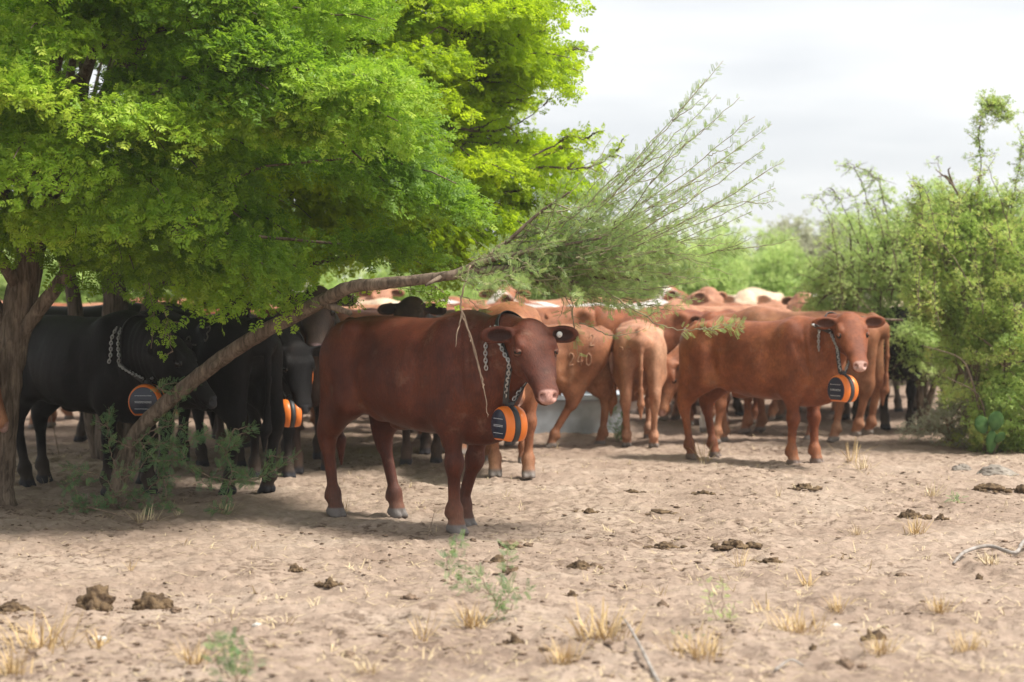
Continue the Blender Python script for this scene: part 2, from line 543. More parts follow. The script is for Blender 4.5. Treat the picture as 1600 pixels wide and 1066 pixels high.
def make_tree(name, label, cat, trunk_paths, trunk_r, crown_c, lobes, keep, n_spray, per, seed, lm, bm, base, L0=0.42, W0=0.34,
              T0=0.035, droop=0.35, n_limb=30, tops_of=None, group=None, loc=None, shell=0.55, lsize=1.0, limb_r=0.06):
    rg = np.random.default_rng(seed)
    root = empty(name, loc or tuple(trunk_paths[0][0]))
    tag(root, label, cat, group)
    off = -np.array(root.location)
    mb = MB()
    tops = []
    for pth, rr in zip(trunk_paths, trunk_r):
        c = curve(pth, 6) + off
        rads = np.interp(np.linspace(0, 1, len(c)), np.linspace(0, 1, len(rr)), rr)
        mb.tube(c, rads, 12, wob=0.16, rng=rg)
        tops.append([c[int((len(c) - 1) * f)] for f in (.72, .80, .88, .94, 1.0)])
    link('trunk', mb.mesh('trunk'), bm, root)
    tops = [q for i, tt in enumerate(tops) if tops_of is None or i in tops_of for q in tt]
    # spray centres through the lobes, more in the outer shell
    vol = np.array([l[1][0] * l[1][1] * l[1][2] for l in lobes]) ** 0.67; vol /= vol.sum()
    C, Od = [], []
    tries = 0
    while len(C) < n_spray and tries < n_spray * 60:
        tries += 1
        k = rg.choice(len(lobes), p=vol)
        c0, r0 = np.asarray(lobes[k][0], float), np.asarray(lobes[k][1], float)
        d = nrm(rg.normal(0, 1, 3)); rad = rg.uniform(0, 1) ** (1 / 3) if rg.random() > shell else rg.uniform(0.82, 1.0)
        p = c0 + d * r0 * rad
        if keep is not None and not keep(p): continue
        if C and min(np.linalg.norm((np.array(C[-400:]) - p) * [1, 1, 1.6], axis=1)) < 0.22 * L0: continue
        C.append(p); Od.append(nrm(p - np.asarray(crown_c)))
    C = np.array(C); Od = np.array(Od)
    # limbs
    lb = MB()
    idx = rg.choice(len(C), min(n_limb, len(C)), replace=False)
    nodes_ = []
    for i in idx:
        tt_ = np.array(tops); e_ = C[i] + off
        cost = np.linalg.norm(tt_ - e_, axis=1) + 1.6 * np.clip(tt_[:, 2] + .25 - e_[2], 0, 9)
        a = tt_[rg.choice(np.argsort(cost)[:4])]
        b = (C[i] + off) * 0.80 + a * 0.20
        p = limb_path(a, b, rg, 0.07)
        r_ = np.linspace(limb_r, 0.009, len(p)) * rg.uniform(0.6, 1.1)
        lb.tube(p, r_, 6)
        nodes_.append(p[2:])
    nodes_ = np.concatenate(nodes_)
    for c, o in zip(C, Od):
        e = c + off
        k = np.argmin(np.linalg.norm(nodes_ - e, axis=1))
        oo = nrm(o * [1, 1, 0.45])
        p = limb_path(nodes_[k], e, rg, 0.06, 5)
        tipp = e + oo * L0 * 0.75 - np.array([0, 0, droop * L0 * 0.4])
        p = np.concatenate([p, [0.5 * (e + tipp) + [0, 0, 0.02], tipp]])
        lb.tube(p, np.linspace(0.014, 0.003, len(p)), 4, cap=False)
    link('branches', lb.mesh('branches'), bm, root)
    p, d, n, t = sprays(C + off, Od, rg, per, L0, W0, T0, droop)
    R_ = frames(d, n, rg.normal(0, 0.5, len(p)))
    me = scatter_mesh('crown', base, p, R_, rg.uniform(0.75, 1.3, len(p)) * lsize, t)
    link('crown', me, lm, root)
    return root

M = {}
M['bark'] = bark_mat('grey_brown_bark', (0.10, 0.072, 0.052), (0.26, 0.20, 0.15))
M['bark_dark'] = bark_mat('dark_bark', (0.07, 0.052, 0.04), (0.17, 0.13, 0.10))
M['twig'] = simple_mat('dry_twig', (0.30, 0.215, 0.15), 0.9, (0.20, 0.14, 0.10), scale=30)
M['leaf_big'] = leaf_mat('fresh_leaf', [(0.088, 0.168, 0.019), (0.187, 0.32, 0.03), (0.339, 0.488, 0.047), (0.517, 0.612, 0.082)], (0.442, 0.718, 0.041), tr=0.45)
M['leaf_back'] = leaf_mat('sunlit_leaf', [(0.167, 0.264, 0.014), (0.333, 0.475, 0.019), (0.534, 0.647, 0.032)], (0.658, 0.85, 0.025), tr=0.6)
M['leaf_mesq'] = leaf_mat('feathery_leaf', [(0.138, 0.219, 0.098), (0.237, 0.344, 0.137), (0.35, 0.45, 0.169), (0.475, 0.525, 0.208)], (0.483, 0.632, 0.161), tr=0.45)
M['leaf_sprout'] = leaf_mat('blue_green_leaf', [(0.075, 0.154, 0.075), (0.149, 0.264, 0.125), (0.287, 0.396, 0.13)], (0.286, 0.495, 0.165), tr=0.4)
M['leaf_bush'] = leaf_mat('olive_leaf', [(0.155, 0.251, 0.062), (0.308, 0.449, 0.11), (0.504, 0.62, 0.179), (0.728, 0.66, 0.235)], (0.572, 0.726, 0.154), tr=0.5)
M['leaf_pale'] = leaf_mat('pale_leaf', [(0.253, 0.381, 0.11), (0.414, 0.56, 0.187), (0.575, 0.672, 0.275)], (0.62, 0.75, 0.25), tr=0.55)
M['leaf_far'] = leaf_mat('distant_leaf', [(0.269, 0.392, 0.152), (0.444, 0.569, 0.221), (0.618, 0.695, 0.331)], (0.58, 0.68, 0.25), tr=0.55)
M['leaf_grey'] = leaf_mat('dry_grey_leaf', [(0.26, 0.28, 0.17), (0.40, 0.41, 0.28), (0.50, 0.50, 0.38)], (0.55, 0.55, 0.4), tr=0.5)

B_BROAD = sprig_broad(0.062, 3)
B_BROAD2 = sprig_broad(0.10, 1)
B_FEATH = sprig_feather(0.075)
B_SMALL = sprig_broad(0.045, 1)

# the big spreading tree on the left
polyA = [(-900, -900), (520, -900), (560, -60), (530, 60), (560, 130), (620, 200), (665, 250), (690, 330), (680, 385), (650, 430), (560, 448), (500, 440), (450, 470), (400, 452), (330, 452), (280, 472),
         (215, 462), (160, 440), (110, 400), (60, 385), (-900, 385)]
HOLES = ((150, 148, 40), (112, 100, 18), (180, 112, 20), (92, 210, 14), (270, 48, 12), (330, 30, 10))
def in_hole(x, y):
    return any((x - a) ** 2 + (y - b) ** 2 < (r + 20) ** 2 for a, b, r in HOLES)
def keepA(p):
    x, y = 800 + p[0] / p[1] * F_PX, HOR + (CAM_H - p[2]) / p[1] * F_PX
    if p[1] < 10.4 or in_hole(x, y): return False
    if not in_poly(np.array([x]), np.array([y + 14]), polyA)[0]: return False
    # openings in the crown where the sky shows through
    for (hx, hy, hr, pr) in ((150, 150, 38, 0.9), (85, 215, 20, 0.85), (385, 275, 40, 0.5), (75, 270, 45, 0.6), (560, 300, 45, 0.6)):
        if (x - hx) ** 2 + ((y - hy) * 1.1) ** 2 < hr * hr and (hash((round(p[0], 3), round(p[2], 3))) % 100) / 100 < pr: return False
    return True
tA = G(-3, 788)
make_tree('shade_tree', 'big leafy green shade tree with a grey trunk at the left edge', 'tree',
          [[(tA.x - .01, tA.y, -0.05), (tA.x, tA.y, 0.12), (tA.x + 0.02, tA.y, 0.45), (tA.x + 0.05, tA.y + .03, 0.9), (tA.x + 0.13, tA.y + .08, 1.35), (tA.x + 0.22, tA.y + .15, 1.9), (tA.x + .3, tA.y + .3, 2.7)],
           [(tA.x + 0.06, tA.y + 0.03, 1.0), (tA.x + 0.22, tA.y + 0.0, 1.25), (tA.x + 0.42, tA.y - .05, 1.50), (tA.x + 0.75, tA.y - .1, 1.95), (tA.x + 1.2, tA.y - .2, 2.4)],
           [(tA.x + 0.0, tA.y + 0.05, 1.2), (tA.x - .25, tA.y + .2, 1.75), (tA.x - .6, tA.y + .5, 2.5)]],
          [[0.145, 0.108, 0.104, 0.11, 0.115, 0.09, 0.06], [0.055, 0.05, 0.05, 0.04, 0.03], [0.08, 0.06, 0.04]],
          (-3.0, 13.6, 2.4),
          [((-3.3, 13.6, 3.4), (3.6, 3.2, 1.9)), ((-1.9, 12.6, 2.55), (1.7, 1.5, 1.0)), ((-1.2, 12.6, 3.4), (1.5, 1.6, 1.2)), ((-1.6, 13.2, 4.2), (1.6, 1.5, 1.0)), ((-3.2, 12.0, 2.6), (1.6, 1.2, 1.0))],
          keepA, 300, 620, 3, M['leaf_big'], M['bark'], B_BROAD, L0=.50, W0=.42, T0=.050, shell=.85, tops_of=(0, 2), droop=.55)

polyB = [(-900, -900), (760, -900), (835, 20), (840, 80), (800, 140), (770, 190), (840, 240), (870, 300), (830, 360), (775, 405), (690, 438), (600, 436), (500, 432), (300, 432), (-900, 425)]
def keepB(p):
    x, y = 800 + p[0] / p[1] * F_PX, HOR + (CAM_H - p[2]) / p[1] * F_PX
    return bool(in_poly(np.array([x]), np.array([y + 8]), polyB)[0]) and not in_hole(x, y)
tB = Vector((-3.45, 16.6, 0))
make_tree('shade_tree', 'second shade tree behind, three dark stems and a bright yellow green crown', 'tree',
          [[(tB.x, tB.y, -0.05), (tB.x - .03, tB.y, .8), (tB.x + .02, tB.y, 1.5), (tB.x - .2, tB.y + .1, 2.4), (tB.x - .5, tB.y + .2, 3.2)],
           [(tB.x + .12, tB.y, -0.05), (tB.x + .25, tB.y - .05, .8), (tB.x + .35, tB.y, 1.45), (tB.x + .8, tB.y, 2.3), (tB.x + 1.5, tB.y, 3.0)],
           [(tB.x - .1, tB.y + .05, -0.05), (tB.x - .28, tB.y, .9), (tB.x - .42, tB.y, 1.7), (tB.x - .9, tB.y, 2.7)]],
          [[.15, .12, .11, .08, .05], [.09, .07, .06, .05, .04], [.09, .07, .06, .04]],
          (-2.6, 17.0, 2.6),
          [((-2.4, 17.4, 3.7), (3.0, 2.4, 2.0)), ((-1.0, 16.0, 3.3), (1.5, 1.6, 1.5)), ((-.4, 16.4, 2.6), (1.0, 1.3, 0.9)), ((-.35, 16.2, 2.05), (.75, .9, .5)), ((.05, 16.0, 2.5), (.45, .6, .4)), ((-.9, 16.2, 4.0), (1.3, 1.2, 1.2))],
          keepB, 395, 350, 5, M['leaf_back'], M['bark_dark'], B_BROAD, L0=0.52, W0=0.42, lsize=1.15, T0=.050, shell=.7, droop=.5)
# outer branch tips of that tree against the sky
def whips(name, label, cat, paths, mat_leaf, mat_wood, base, seed, step=0.022, r0=0.010, r1=0.0022, per=2, spread=0.02, lsize=1.0, dens=None, droopy=0.0,
          root=None, group=None, stem_name='branches', crown_name='crown', loc=None, tint=0.5):
    """leafy wands: each path is a stem with fine leaves all along it"""
    rg = np.random.default_rng(seed)
    if root is None:
        root = empty(name, loc if loc is not None else tuple(paths[0][0])); tag(root, label, cat, group)
    off = -np.array(root.matrix_basis.translation)
    mb = MB(); PP, DD, NN, TT = [], [], [], []
    for k, pth in enumerate(paths):
        c = curve(pth, 8) + off
        L_ = np.linalg.norm(np.diff(c, axis=0), axis=1); s = np.concatenate([[0], np.cumsum(L_)]); Lt = s[-1]
        c[1:-1] += rg.normal(0, 0.004, (len(c) - 2, 3))
        mb.tube(c, np.linspace(r0, r1, len(c)) * (0.6 + 0.4 * min(Lt, 1.6)), 5)
        dn = 1.0 if dens is None else dens[k]
        n = int(Lt / step * dn)
        u = np.sort(rg.uniform(0.04, 1.0, n)) * Lt
        q = np.stack([np.interp(u, s, c[:, i]) for i in range(3)], -1)
        tg = np.stack([np.interp(u + 0.01, s, c[:, i]) for i in range(3)], -1) - np.stack([np.interp(u - 0.01, s, c[:, i]) for i in range(3)], -1)
        tg /= np.linalg.norm(tg, axis=1)[:, None] + 1e-9
        for _ in range(per):
            rnd = rg.normal(0, 1, (n, 3)); rnd -= tg * (rnd * tg).sum(1)[:, None]
            rnd /= np.linalg.norm(rnd, axis=1)[:, None] + 1e-9
            PP.append(q + rnd * rg.uniform(0, spread, (n, 1))); DD.append(rnd * 0.9 + tg * 0.6 + [0, 0, -droopy])
            NN.append(np.array([0, 0, 1.0]) + rg.normal(0, 0.5, (n, 3)))
            TT.append(np.clip(rg.normal(tint, 0.22, n), 0, 1))
    link(stem_name, mb.mesh(stem_name), mat_wood, root)
    p, d, nn, t = map(np.concatenate, (PP, DD, NN, TT))
    me = scatter_mesh(crown_name, base, p, frames(d, nn, rg.normal(0, 0.4, len(p))), rg.uniform(0.7, 1.25, len(p)) * lsize, t)
    link(crown_name, me, mat_leaf, root)
    return root

rs = np.random.default_rng(99)
treeB = [o for o in bpy.data.objects if o.name.startswith('shade_tree')][-1]
def pxpath(pts, Y0, Y1=None):
    Y1 = Y0 if Y1 is None else Y1
    n = len(pts)
    return [P(x, y, Y0 + (Y1 - Y0) * i / max(1, n - 1)) for i, (x, y) in enumerate(pts)]
tips = [[(740, 100), (820, 92), (865, 84), (905, 74)], [(840, 90), (870, 100), (878, 116)], [(700, 170), (760, 150), (800, 120), (868, 112)],
        [(700, 200), (770, 205), (815, 190), (850, 165)], [(700, 250), (780, 255), (860, 240), (905, 215), (935, 225)], [(760, 260), (850, 262), (920, 262), (965, 236)],
        [(720, 300), (800, 300), (880, 275), (930, 250)], [(760, 320), (830, 318), (870, 330)], [(720, 40), (780, 20), (850, 30)], [(740, 60), (800, 62), (855, 45)],
        [(700, 120), (780, 128), (830, 108)], [(690, 220), (740, 228), (800, 222), (822, 240)], [(700, 150), (790, 160), (835, 150)], [(650, 10), (720, -20), (800, -15)],
        [(820, 250), (870, 225), (890, 210)], [(700, 350), (770, 350), (810, 370)]]
extra = []
for tp_ in tips:
    Yt = rs.uniform(15.2, 16.6)
    extra.append(pxpath(tp_, Yt))
    for _ in range(5):
        i = rs.integers(1, len(tp_)); a = np.array(tp_[i - 1]) + (np.array(tp_[i]) - np.array(tp_[i - 1])) * rs.random()
        b = a + [rs.uniform(12, 42), rs.uniform(-26, 22)]
        extra.append(pxpath([tuple(a), tuple((a + b) / 2 + [0, -3]), tuple(b)], Yt, Yt + rs.uniform(-.3, .3)))
whips(None, None, None, extra, M['leaf_back'], M['bark_dark'], B_BROAD, 12, step=0.03, r0=0.016, per=3, spread=0.035, lsize=0.85, root=treeB,
      stem_name='outer_branches', crown_name='outer_leaves', tint=0.6)

M['wand'] = simple_mat('green_brown_wand', (0.26, 0.24, 0.13), 0.8, (0.20, 0.16, 0.10), scale=12)
# ---- the leaning thorn tree across the herd
root = empty('leaning_thorn_tree', tuple(G(180, 790)))
tag(root, 'slender leaning thorn tree arching up to a feathery fan of wands on the right', 'tree')
off = -np.array(root.location)
tr_px = [(176, 802, 13.0), (184, 760, 13.0), (196, 715, 13.0), (214, 677, 12.98), (248, 640, 12.9), (298, 598, 12.8), (350, 558, 12.7), (408, 521, 12.5),
         (470, 488, 12.3), (512, 466, 12.1), (548, 449, 11.95), (600, 443, 11.8), (650, 438, 11.7), (700, 431, 11.6), (745, 424, 11.55), (800, 420, 11.5), (860, 432, 11.45), (905, 442, 11.4)]
c = curve([P(*q) for q in tr_px], 6) + off
rr = np.interp(np.linspace(0, 1, len(c)), [0, .06, .25, .5, .62, .75, .88, 1], [.080, .060, .051, .046, .038, .030, .021, .009])
mb = MB(); rg_ = np.random.default_rng(4)
mb.tube(c, rr, 16, wob=0.20, rng=rg_)
for a, b, r in (((500, 472, 12.15), (548, 490, 12.0), .028), ((345, 560, 12.7), (330, 575, 12.6), .03), ((690, 432, 11.6), (665, 446, 11.5), .016)):
    p0, p1 = P(*a), P(*b)
    mb.tube([p0 + Vector(off), (p0 + p1) / 2 + Vector(off), p1 + Vector(off)], [r, r * .8, r * .55], 8)
link('trunk', mb.mesh('trunk'), M['bark'], root)
mb = MB()
forks = [[(700, 431), (760, 408), (820, 395), (880, 383), (940, 372)], [(690, 432), (740, 415), (790, 380), (840, 335), (890, 300)], [(745, 424), (800, 430), (850, 440), (905, 432), (950, 436)],
         [(800, 420), (850, 412), (905, 418), (960, 428), (1010, 440)], [(720, 426), (780, 418), (850, 420), (900, 405)]]
FK = []
for i, fk in enumerate(forks):
    Yf = 11.55 + (i - 2) * 0.12
    pts = pxpath(fk, 11.6, Yf); FK.append(curve(pts, 6))
    mb.tube(FK[-1] + off, np.linspace(0.022 - 0.002 * i, 0.006, len(FK[-1])), 7, wob=0.15, rng=rg_)
link('fork', mb.mesh('fork'), M['bark'], root)
ends = [(1130, 95, 1.0), (1105, 122, .8), (1120, 148, .9), (1156, 152, .9), (1080, 195, .8), (1180, 182, .8), (1206, 194, 1), (1196, 232, .9), (1226, 252, 1), (1198, 268, .8), (1212, 294, 1), (1150, 300, .8),
        (1135, 262, .8), (1160, 225, .7), (960, 212, .7), (1000, 235, .8), (1040, 210, .9), (1060, 250, .9), (1165, 385, .9), (1120, 370, .8), (1090, 340, .9), (1145, 430, .6), (1100, 425, .8), (1080, 400, .9),
        (1050, 300, .9), (1010, 290, 1), (980, 270, .9), (930, 250, .8), (1040, 350, 1), (1000, 335, 1), (960, 310, 1), (1050, 455, .8), (1000, 470, .9), (950, 480, .9), (905, 470, .9), (1060, 430, .9), (1020, 395, 1),
        (1090, 290, .9), (1100, 320, .9), (880, 275, .8), (860, 300, .9), (840, 330, .9), (1030, 480, .8), (980, 455, 1), (940, 400, 1), (900, 360, 1), (970, 365, 1), (1010, 420, 1), (870, 395, 1), (830, 400, 1),
        (900, 420, 1), (860, 445, 1), (820, 445, .9), (790, 405, 1), (770, 440, .8), (1175, 330, .5), (1070, 310, 1), (1040, 330, 1), (1010, 350, 1), (990, 310, 1), (1075, 360, 1), (1100, 380, 1), (1060, 385, 1), (1030, 420, 1), (1060, 410, 1), (985, 400, 1), (950, 345, 1), (920, 330, 1), (900, 320, 1), (1000, 440, 1), (1085, 440, .8), (1040, 450, .9), (960, 425, 1), (930, 460, 1), (980, 480, .8), (1130, 345, .8), (1020, 260, 1), (985, 250, .9)]
paths, dens = [], []
for k, (ex, ey, dn) in enumerate(ends):
    f = FK[k % len(FK)] if ey > 380 or ex < 960 else FK[rs.choice([0, 1, 1, 4])]
    f = FK[2] if ey > 440 else f
    i0 = rs.integers(int(len(f) * .15), int(len(f) * .9))
    a = Vector(f[i0]); Ye = 11.5 + rs.uniform(-.55, .6)
    e = P(ex, ey, Ye)
    dx = e - a
    sag = dx.length * (0.10 if ey < 380 else 0.02)
    m1 = a + dx * .33 + Vector((0, 0, -sag)); m2 = a + dx * .68 + Vector((0, 0, -sag * .75))
    paths.append([a, m1, m2, e]); dens.append(dn * 1.5)
    outer = ey < 330 and ex > 1000
    if outer: dens[-1] = .8
    # side wands
    for _ in range(2 if ey < 330 else 3):
        t_ = rs.uniform(.25, .9); b = a + dx * t_ + Vector((0, 0, -sag * 3 * t_ * (1 - t_)))
        v = dx.normalized() * rs.uniform(.12, .38) + Vector((rs.uniform(-.04, .1), rs.uniform(-.12, .12), rs.uniform(-.07, .10)))
        paths.append([b, b + v * .5 + Vector((0, 0, -.01)), b + v]); dens.append(dn * (.85 if outer else 1.1))
whips(None, None, None, paths, M['leaf_mesq'], M['wand'], B_FEATH, 14, step=0.019, r0=0.0050, r1=0.0014, per=2, spread=0.014, lsize=0.56, dens=dens, root=root,
      stem_name='wands', crown_name='crown', tint=0.5)
# darker dense foliage near the fork, and the low drooping arc on the right
paths, dens = [], []
for _ in range(70):
    x, y = rs.uniform(705, 960), 0
    y = 418 + rs.normal(0, 17) - (x - 830) * 0.10
    Yp = 11.5 + rs.uniform(-.35, .35)
    a = P(x, y, Yp); v = Vector((rs.uniform(.06, .30), rs.uniform(-.15, .15), rs.uniform(-.12, .10)))
    paths.append([a, a + v * .5 + Vector((0, 0, .02)), a + v]); dens.append(1.4)
arc = pxpath([(880, 400), (935, 445), (1000, 490), (1060, 515), (1148, 508)], 11.5, 11.2)
paths.append(arc); dens.append(.35)
for q in ([(1085, 515), (1120, 514), (1160, 510)], [(1010, 494), (1028, 486), (1040, 496)], [(1100, 516), (1130, 507), (1160, 507)], [(940, 448), (960, 470), (950, 492)]):
    paths.append(pxpath(q, 11.3)); dens.append(1.6)
for q in ([(890, 440), (896, 500), (903, 555)], [(870, 430), (890, 478), (900, 520)], [(850, 440), (880, 470), (872, 500)], [(905, 505), (960, 524), (1010, 512)]):
    paths.append(pxpath(q, 11.4)); dens.append(.5)
whips(None, None, None, paths, M['leaf_mesq'], M['wand'], B_FEATH, 15, step=0.020, r0=0.006, r1=0.0016, per=2, spread=0.02, lsize=0.62, dens=dens, root=root,
      stem_name='inner_wands', crown_name='inner_leaves', tint=0.45)
# dead twigs hanging in front of the brown cow
mb = MB()
for q in ([(735, 415), (726, 445), (720, 480), (733, 520), (748, 575), (759, 625), (762, 652)], [(721, 485), (738, 535), (752, 585), (757, 610)], [(722, 488), (716, 515), (712, 542)],
          [(800, 430), (815, 440), (803, 468)], [(733, 520), (735, 530), (736, 534)]):
    pts = curve(pxpath(q, 11.35, 11.15), 5) + off
    pts[1:-1] += rg_.normal(0, .003, (len(pts) - 2, 3))
    mb.tube(pts, np.linspace(.006, .0022, len(pts)), 5)
link('dead_twig', mb.mesh('dead_twig'), M['twig'], root)
# sprouts round the foot of the trunk
sp = [[(185, 770), (150, 790), (110, 800)], [(182, 775), (165, 750), (130, 735), (95, 728)], [(130, 740), (115, 750), (100, 765)], [(190, 750), (215, 735), (245, 700), (262, 690)],
      [(178, 790), (200, 800), (150, 808), (120, 800)], [(170, 790), (140, 805), (170, 812)], [(190, 785), (225, 770), (250, 745), (258, 720)], [(205, 700), (240, 672), (275, 668), (310, 690)],
      [(215, 690), (262, 700), (300, 735), (325, 760)], [(255, 745), (262, 780), (270, 800)], [(268, 700), (262, 740), (262, 770)], [(290, 690), (320, 680), (352, 700), (365, 672)], [(330, 700), (360, 690), (378, 690)],
      [(340, 735), (360, 700), (372, 680)], [(350, 700), (362, 735), (358, 755), (352, 785)], [(355, 785), (350, 800), (348, 808)], [(175, 690), (168, 660), (172, 650)], [(182, 735), (172, 705), (168, 668), (172, 648)],
      [(300, 725), (330, 745), (390, 750), (430, 735), (462, 712)], [(405, 748), (415, 730), (424, 712)], [(205, 740), (230, 690), (265, 660), (280, 620)], [(250, 610), (262, 600), (300, 598)],
      [(120, 760), (118, 790), (125, 800)], [(200, 770), (230, 790), (235, 800)], [(225, 700), (250, 720), (290, 715)], [(240, 690), (270, 700), (250, 730), (246, 770)]]
paths = []
for q in sp:
    Yq = 12.9 - rs.uniform(0, .35)
    paths.append(pxpath(q, 12.95, Yq))
    for _ in range(3):
        i = rs.integers(0, len(q)); a = P(*q[i], Yq); v = Vector((rs.normal(0, .06), rs.normal(0, .07), rs.uniform(-.03, .07)))
        b0 = Vector((a.x, a.y, max(a.z, .03)))
        paths.append([b0, b0 + v * .5, b0 + v])
whips(None, None, None, paths, M['leaf_sprout'], M['twig'], B_FEATH, 16, step=0.022, r0=0.006, per=3, spread=0.02, lsize=0.66, root=root,
      stem_name='sprouts', crown_name='sprout_leaves', tint=0.5)

# foliage hanging down inside the shade in front of the black cattle
def hang_clump(paths, k):
    whips(None, None, None, paths, M['leaf_big'], M['twig'], B_BROAD, 17 + k, step=0.024, r0=0.005, per=2, spread=0.02, lsize=0.66, root=treeA,
          stem_name='hanging_twig', crown_name='hanging_leaves', droopy=.5, tint=0.5)
treeA = bpy.data.objects['shade_tree']
for kk, q in enumerate(([(232, 440), (240, 490), (236, 545)], [(240, 500), (260, 520), (270, 550)], [(245, 470), (262, 500), (268, 530)], [(440, 430), (448, 465), (455, 490)], [(452, 440), (460, 470), (462, 492)], [(600, 440), (640, 452), (690, 465)], [(560, 440), (552, 460), (560, 470)], [(640, 445), (680, 448), (705, 470)])):
    Yq = 12.4
    paths = [pxpath(q, Yq)]
    for _ in range(5):
        i = rs.integers(0, len(q)); a = P(*q[i], Yq); v = Vector((rs.normal(0, .06), rs.normal(0, .06), -rs.uniform(.02, .10)))
        paths.append([a, a + v * .5, a + v])
    hang_clump(paths, kk)

# ---- bushes on the right
def wood_paths(base, c, lobes, n, rg):
    o = []
    for _ in range(n):
        k = rg.integers(len(lobes)); c0, r0 = np.asarray(lobes[k][0]), np.asarray(lobes[k][1])
        e = c0 + rg.normal(0, .45, 3) * r0
        o.append([tuple(base), tuple(np.asarray(base) * .6 + e * .4 + [0, 0, .1]), tuple(e)])
    return o
def make_bush(name, label, cat, base, lobes, n_spray, per, seed, lm, bm, lb=B_SMALL, L0=0.28, W0=0.24, lsize=1.0, n_limb=14, group=None, n_stem=4, keep=None, droop=.2, shell=.5, T0=.05):
    rg = np.random.default_rng(seed)
    base = np.asarray(base, float); base[2] = -0.03
    tp_ = wood_paths(base, None, lobes, n_stem, rg)
    cc = np.mean([l[0] for l in lobes], 0)
    kp = (lambda p: p[2] > 0.03) if keep is None else keep
    return make_tree(name, label, cat, tp_, [[.045, .032, .014]] * len(tp_), (cc[0], cc[1], cc[2] * .7), lobes, kp, n_spray, per, seed, lm, bm, lb,
                     L0=L0, W0=W0, T0=T0, droop=droop, n_limb=n_limb, group=group, shell=shell, lsize=lsize, limb_r=0.018)

def lobe(px, py, Y, rx, ry, rd=None):
    c = P(px, py, Y); s = Y / F_PX
    return (tuple(c), (rx * s, (rd if rd else max(rx, ry) * .8) * s, ry * s))

b1 = make_bush('thorn_bush', 'tall dense green thorn bush with two leafy spires over the prickly pear', 'bush', G(1545, 705),
               [lobe(1560, 580, 17.6, 80, 120), lobe(1540, 450, 17.6, 95, 90), lobe(1610, 450, 17.8, 80, 110), lobe(1600, 640, 17.4, 75, 70), lobe(1480, 470, 17.9, 50, 60), lobe(1500, 380, 17.7, 70, 60)],
               300, 250, 21, M['leaf_bush'], M['bark'], L0=.26, W0=.17, lsize=.95, T0=.035, droop=-.1)
spire = [[(1535, 420), (1528, 340), (1532, 260), (1530, 200), (1540, 165)], [(1540, 170), (1562, 158), (1566, 185)], [(1520, 400), (1512, 330), (1520, 300)], [(1575, 400), (1580, 330), (1592, 260), (1602, 215)],
         [(1560, 390), (1570, 340), (1585, 300)], [(1500, 400), (1495, 360), (1500, 330)], [(1610, 400), (1625, 300), (1615, 230)], [(1440, 420), (1442, 340), (1436, 290)], [(1540, 400), (1548, 350), (1540, 300)]]
paths = []
for q in spire:
    paths.append(pxpath(q, 17.6, 17.5))
    for _ in range(44):
        i = rs.integers(0, len(q) - 1); tt = rs.random(); a2 = (q[i][0] + (q[i + 1][0] - q[i][0]) * tt, q[i][1] + (q[i + 1][1] - q[i][1]) * tt)
        a = P(*a2, 17.55); v = Vector((rs.normal(0, .085), rs.normal(0, .08), rs.normal(0.02, .06))); paths.append([a, a + v * .5, a + v])
whips(None, None, None, paths, M['leaf_bush'], M['bark'], B_SMALL, 23, step=0.024, r0=0.007, per=3, spread=0.03, lsize=.95, root=b1, stem_name='spires', crown_name='spire_leaves', tint=.45)
for q in ([(1500, 310), (1485, 285), (1462, 265)], [(1485, 287), (1478, 275), (1466, 276)], [(1490, 292), (1482, 268), (1485, 262)], [(1530, 640), (1520, 600), (1500, 560), (1440, 540)], [(1545, 690), (1530, 620), (1480, 590)], [(1410, 500), (1370, 498), (1300, 490)]):
    pts = curve(pxpath(q, 17.2, 17.0), 5) - np.array(b1.location)
    mb = MB(); mb.tube(pts, np.linspace(.012, .004, len(pts)), 5)
    link('bare_branch', mb.mesh('bare_branch'), M['bark'], b1)

b2 = make_bush('thorn_bush', 'pale yellow green bush leaning out over the cattle behind the calf with lifted head', 'bush', G(1440, 668),
               [lobe(1375, 420, 19.8, 90, 80), lobe(1450, 470, 19.8, 90, 90), lobe(1330, 470, 19.9, 60, 45), lobe(1420, 355, 19.7, 55, 45), lobe(1300, 455, 20.0, 45, 35), lobe(1500, 520, 19.6, 60, 60), lobe(1425, 545, 19.2, 28, 48)],
               170, 170, 25, M['leaf_pale'], M['bark'], L0=.30, W0=.18, lsize=1.0, shell=.4, T0=.035, droop=-.05)
paths = []
for q in ([(1390, 400), (1362, 330), (1335, 262), (1318, 258)], [(1400, 380), (1380, 310), (1372, 270)], [(1350, 400), (1320, 330), (1300, 295), (1285, 300)], [(1440, 380), (1432, 330), (1440, 300)], [(1330, 430), (1290, 400), (1262, 420)], [(1340, 262), (1360, 270), (1375, 290)],
          [(1400, 440), (1330, 420), (1280, 430)], [(1390, 500), (1400, 550), (1395, 590)], [(1420, 500), (1440, 570), (1438, 600)]):
    paths.append(pxpath(q, 19.7))
    for _ in range(14):
        i = rs.integers(0, len(q) - 1); tt = rs.random(); a = P(q[i][0] + (q[i + 1][0] - q[i][0]) * tt, q[i][1] + (q[i + 1][1] - q[i][1]) * tt, 19.7)
        v = Vector((rs.normal(0, .12), rs.normal(0, .1), rs.normal(-.02, .09))); paths.append([a, a + v * .5, a + v])
whips(None, None, None, paths, M['leaf_pale'], M['bark'], B_SMALL, 26, step=0.04, r0=0.007, per=2, spread=0.03, root=b2, stem_name='outer_wands', crown_name='outer_leaves', tint=.4)

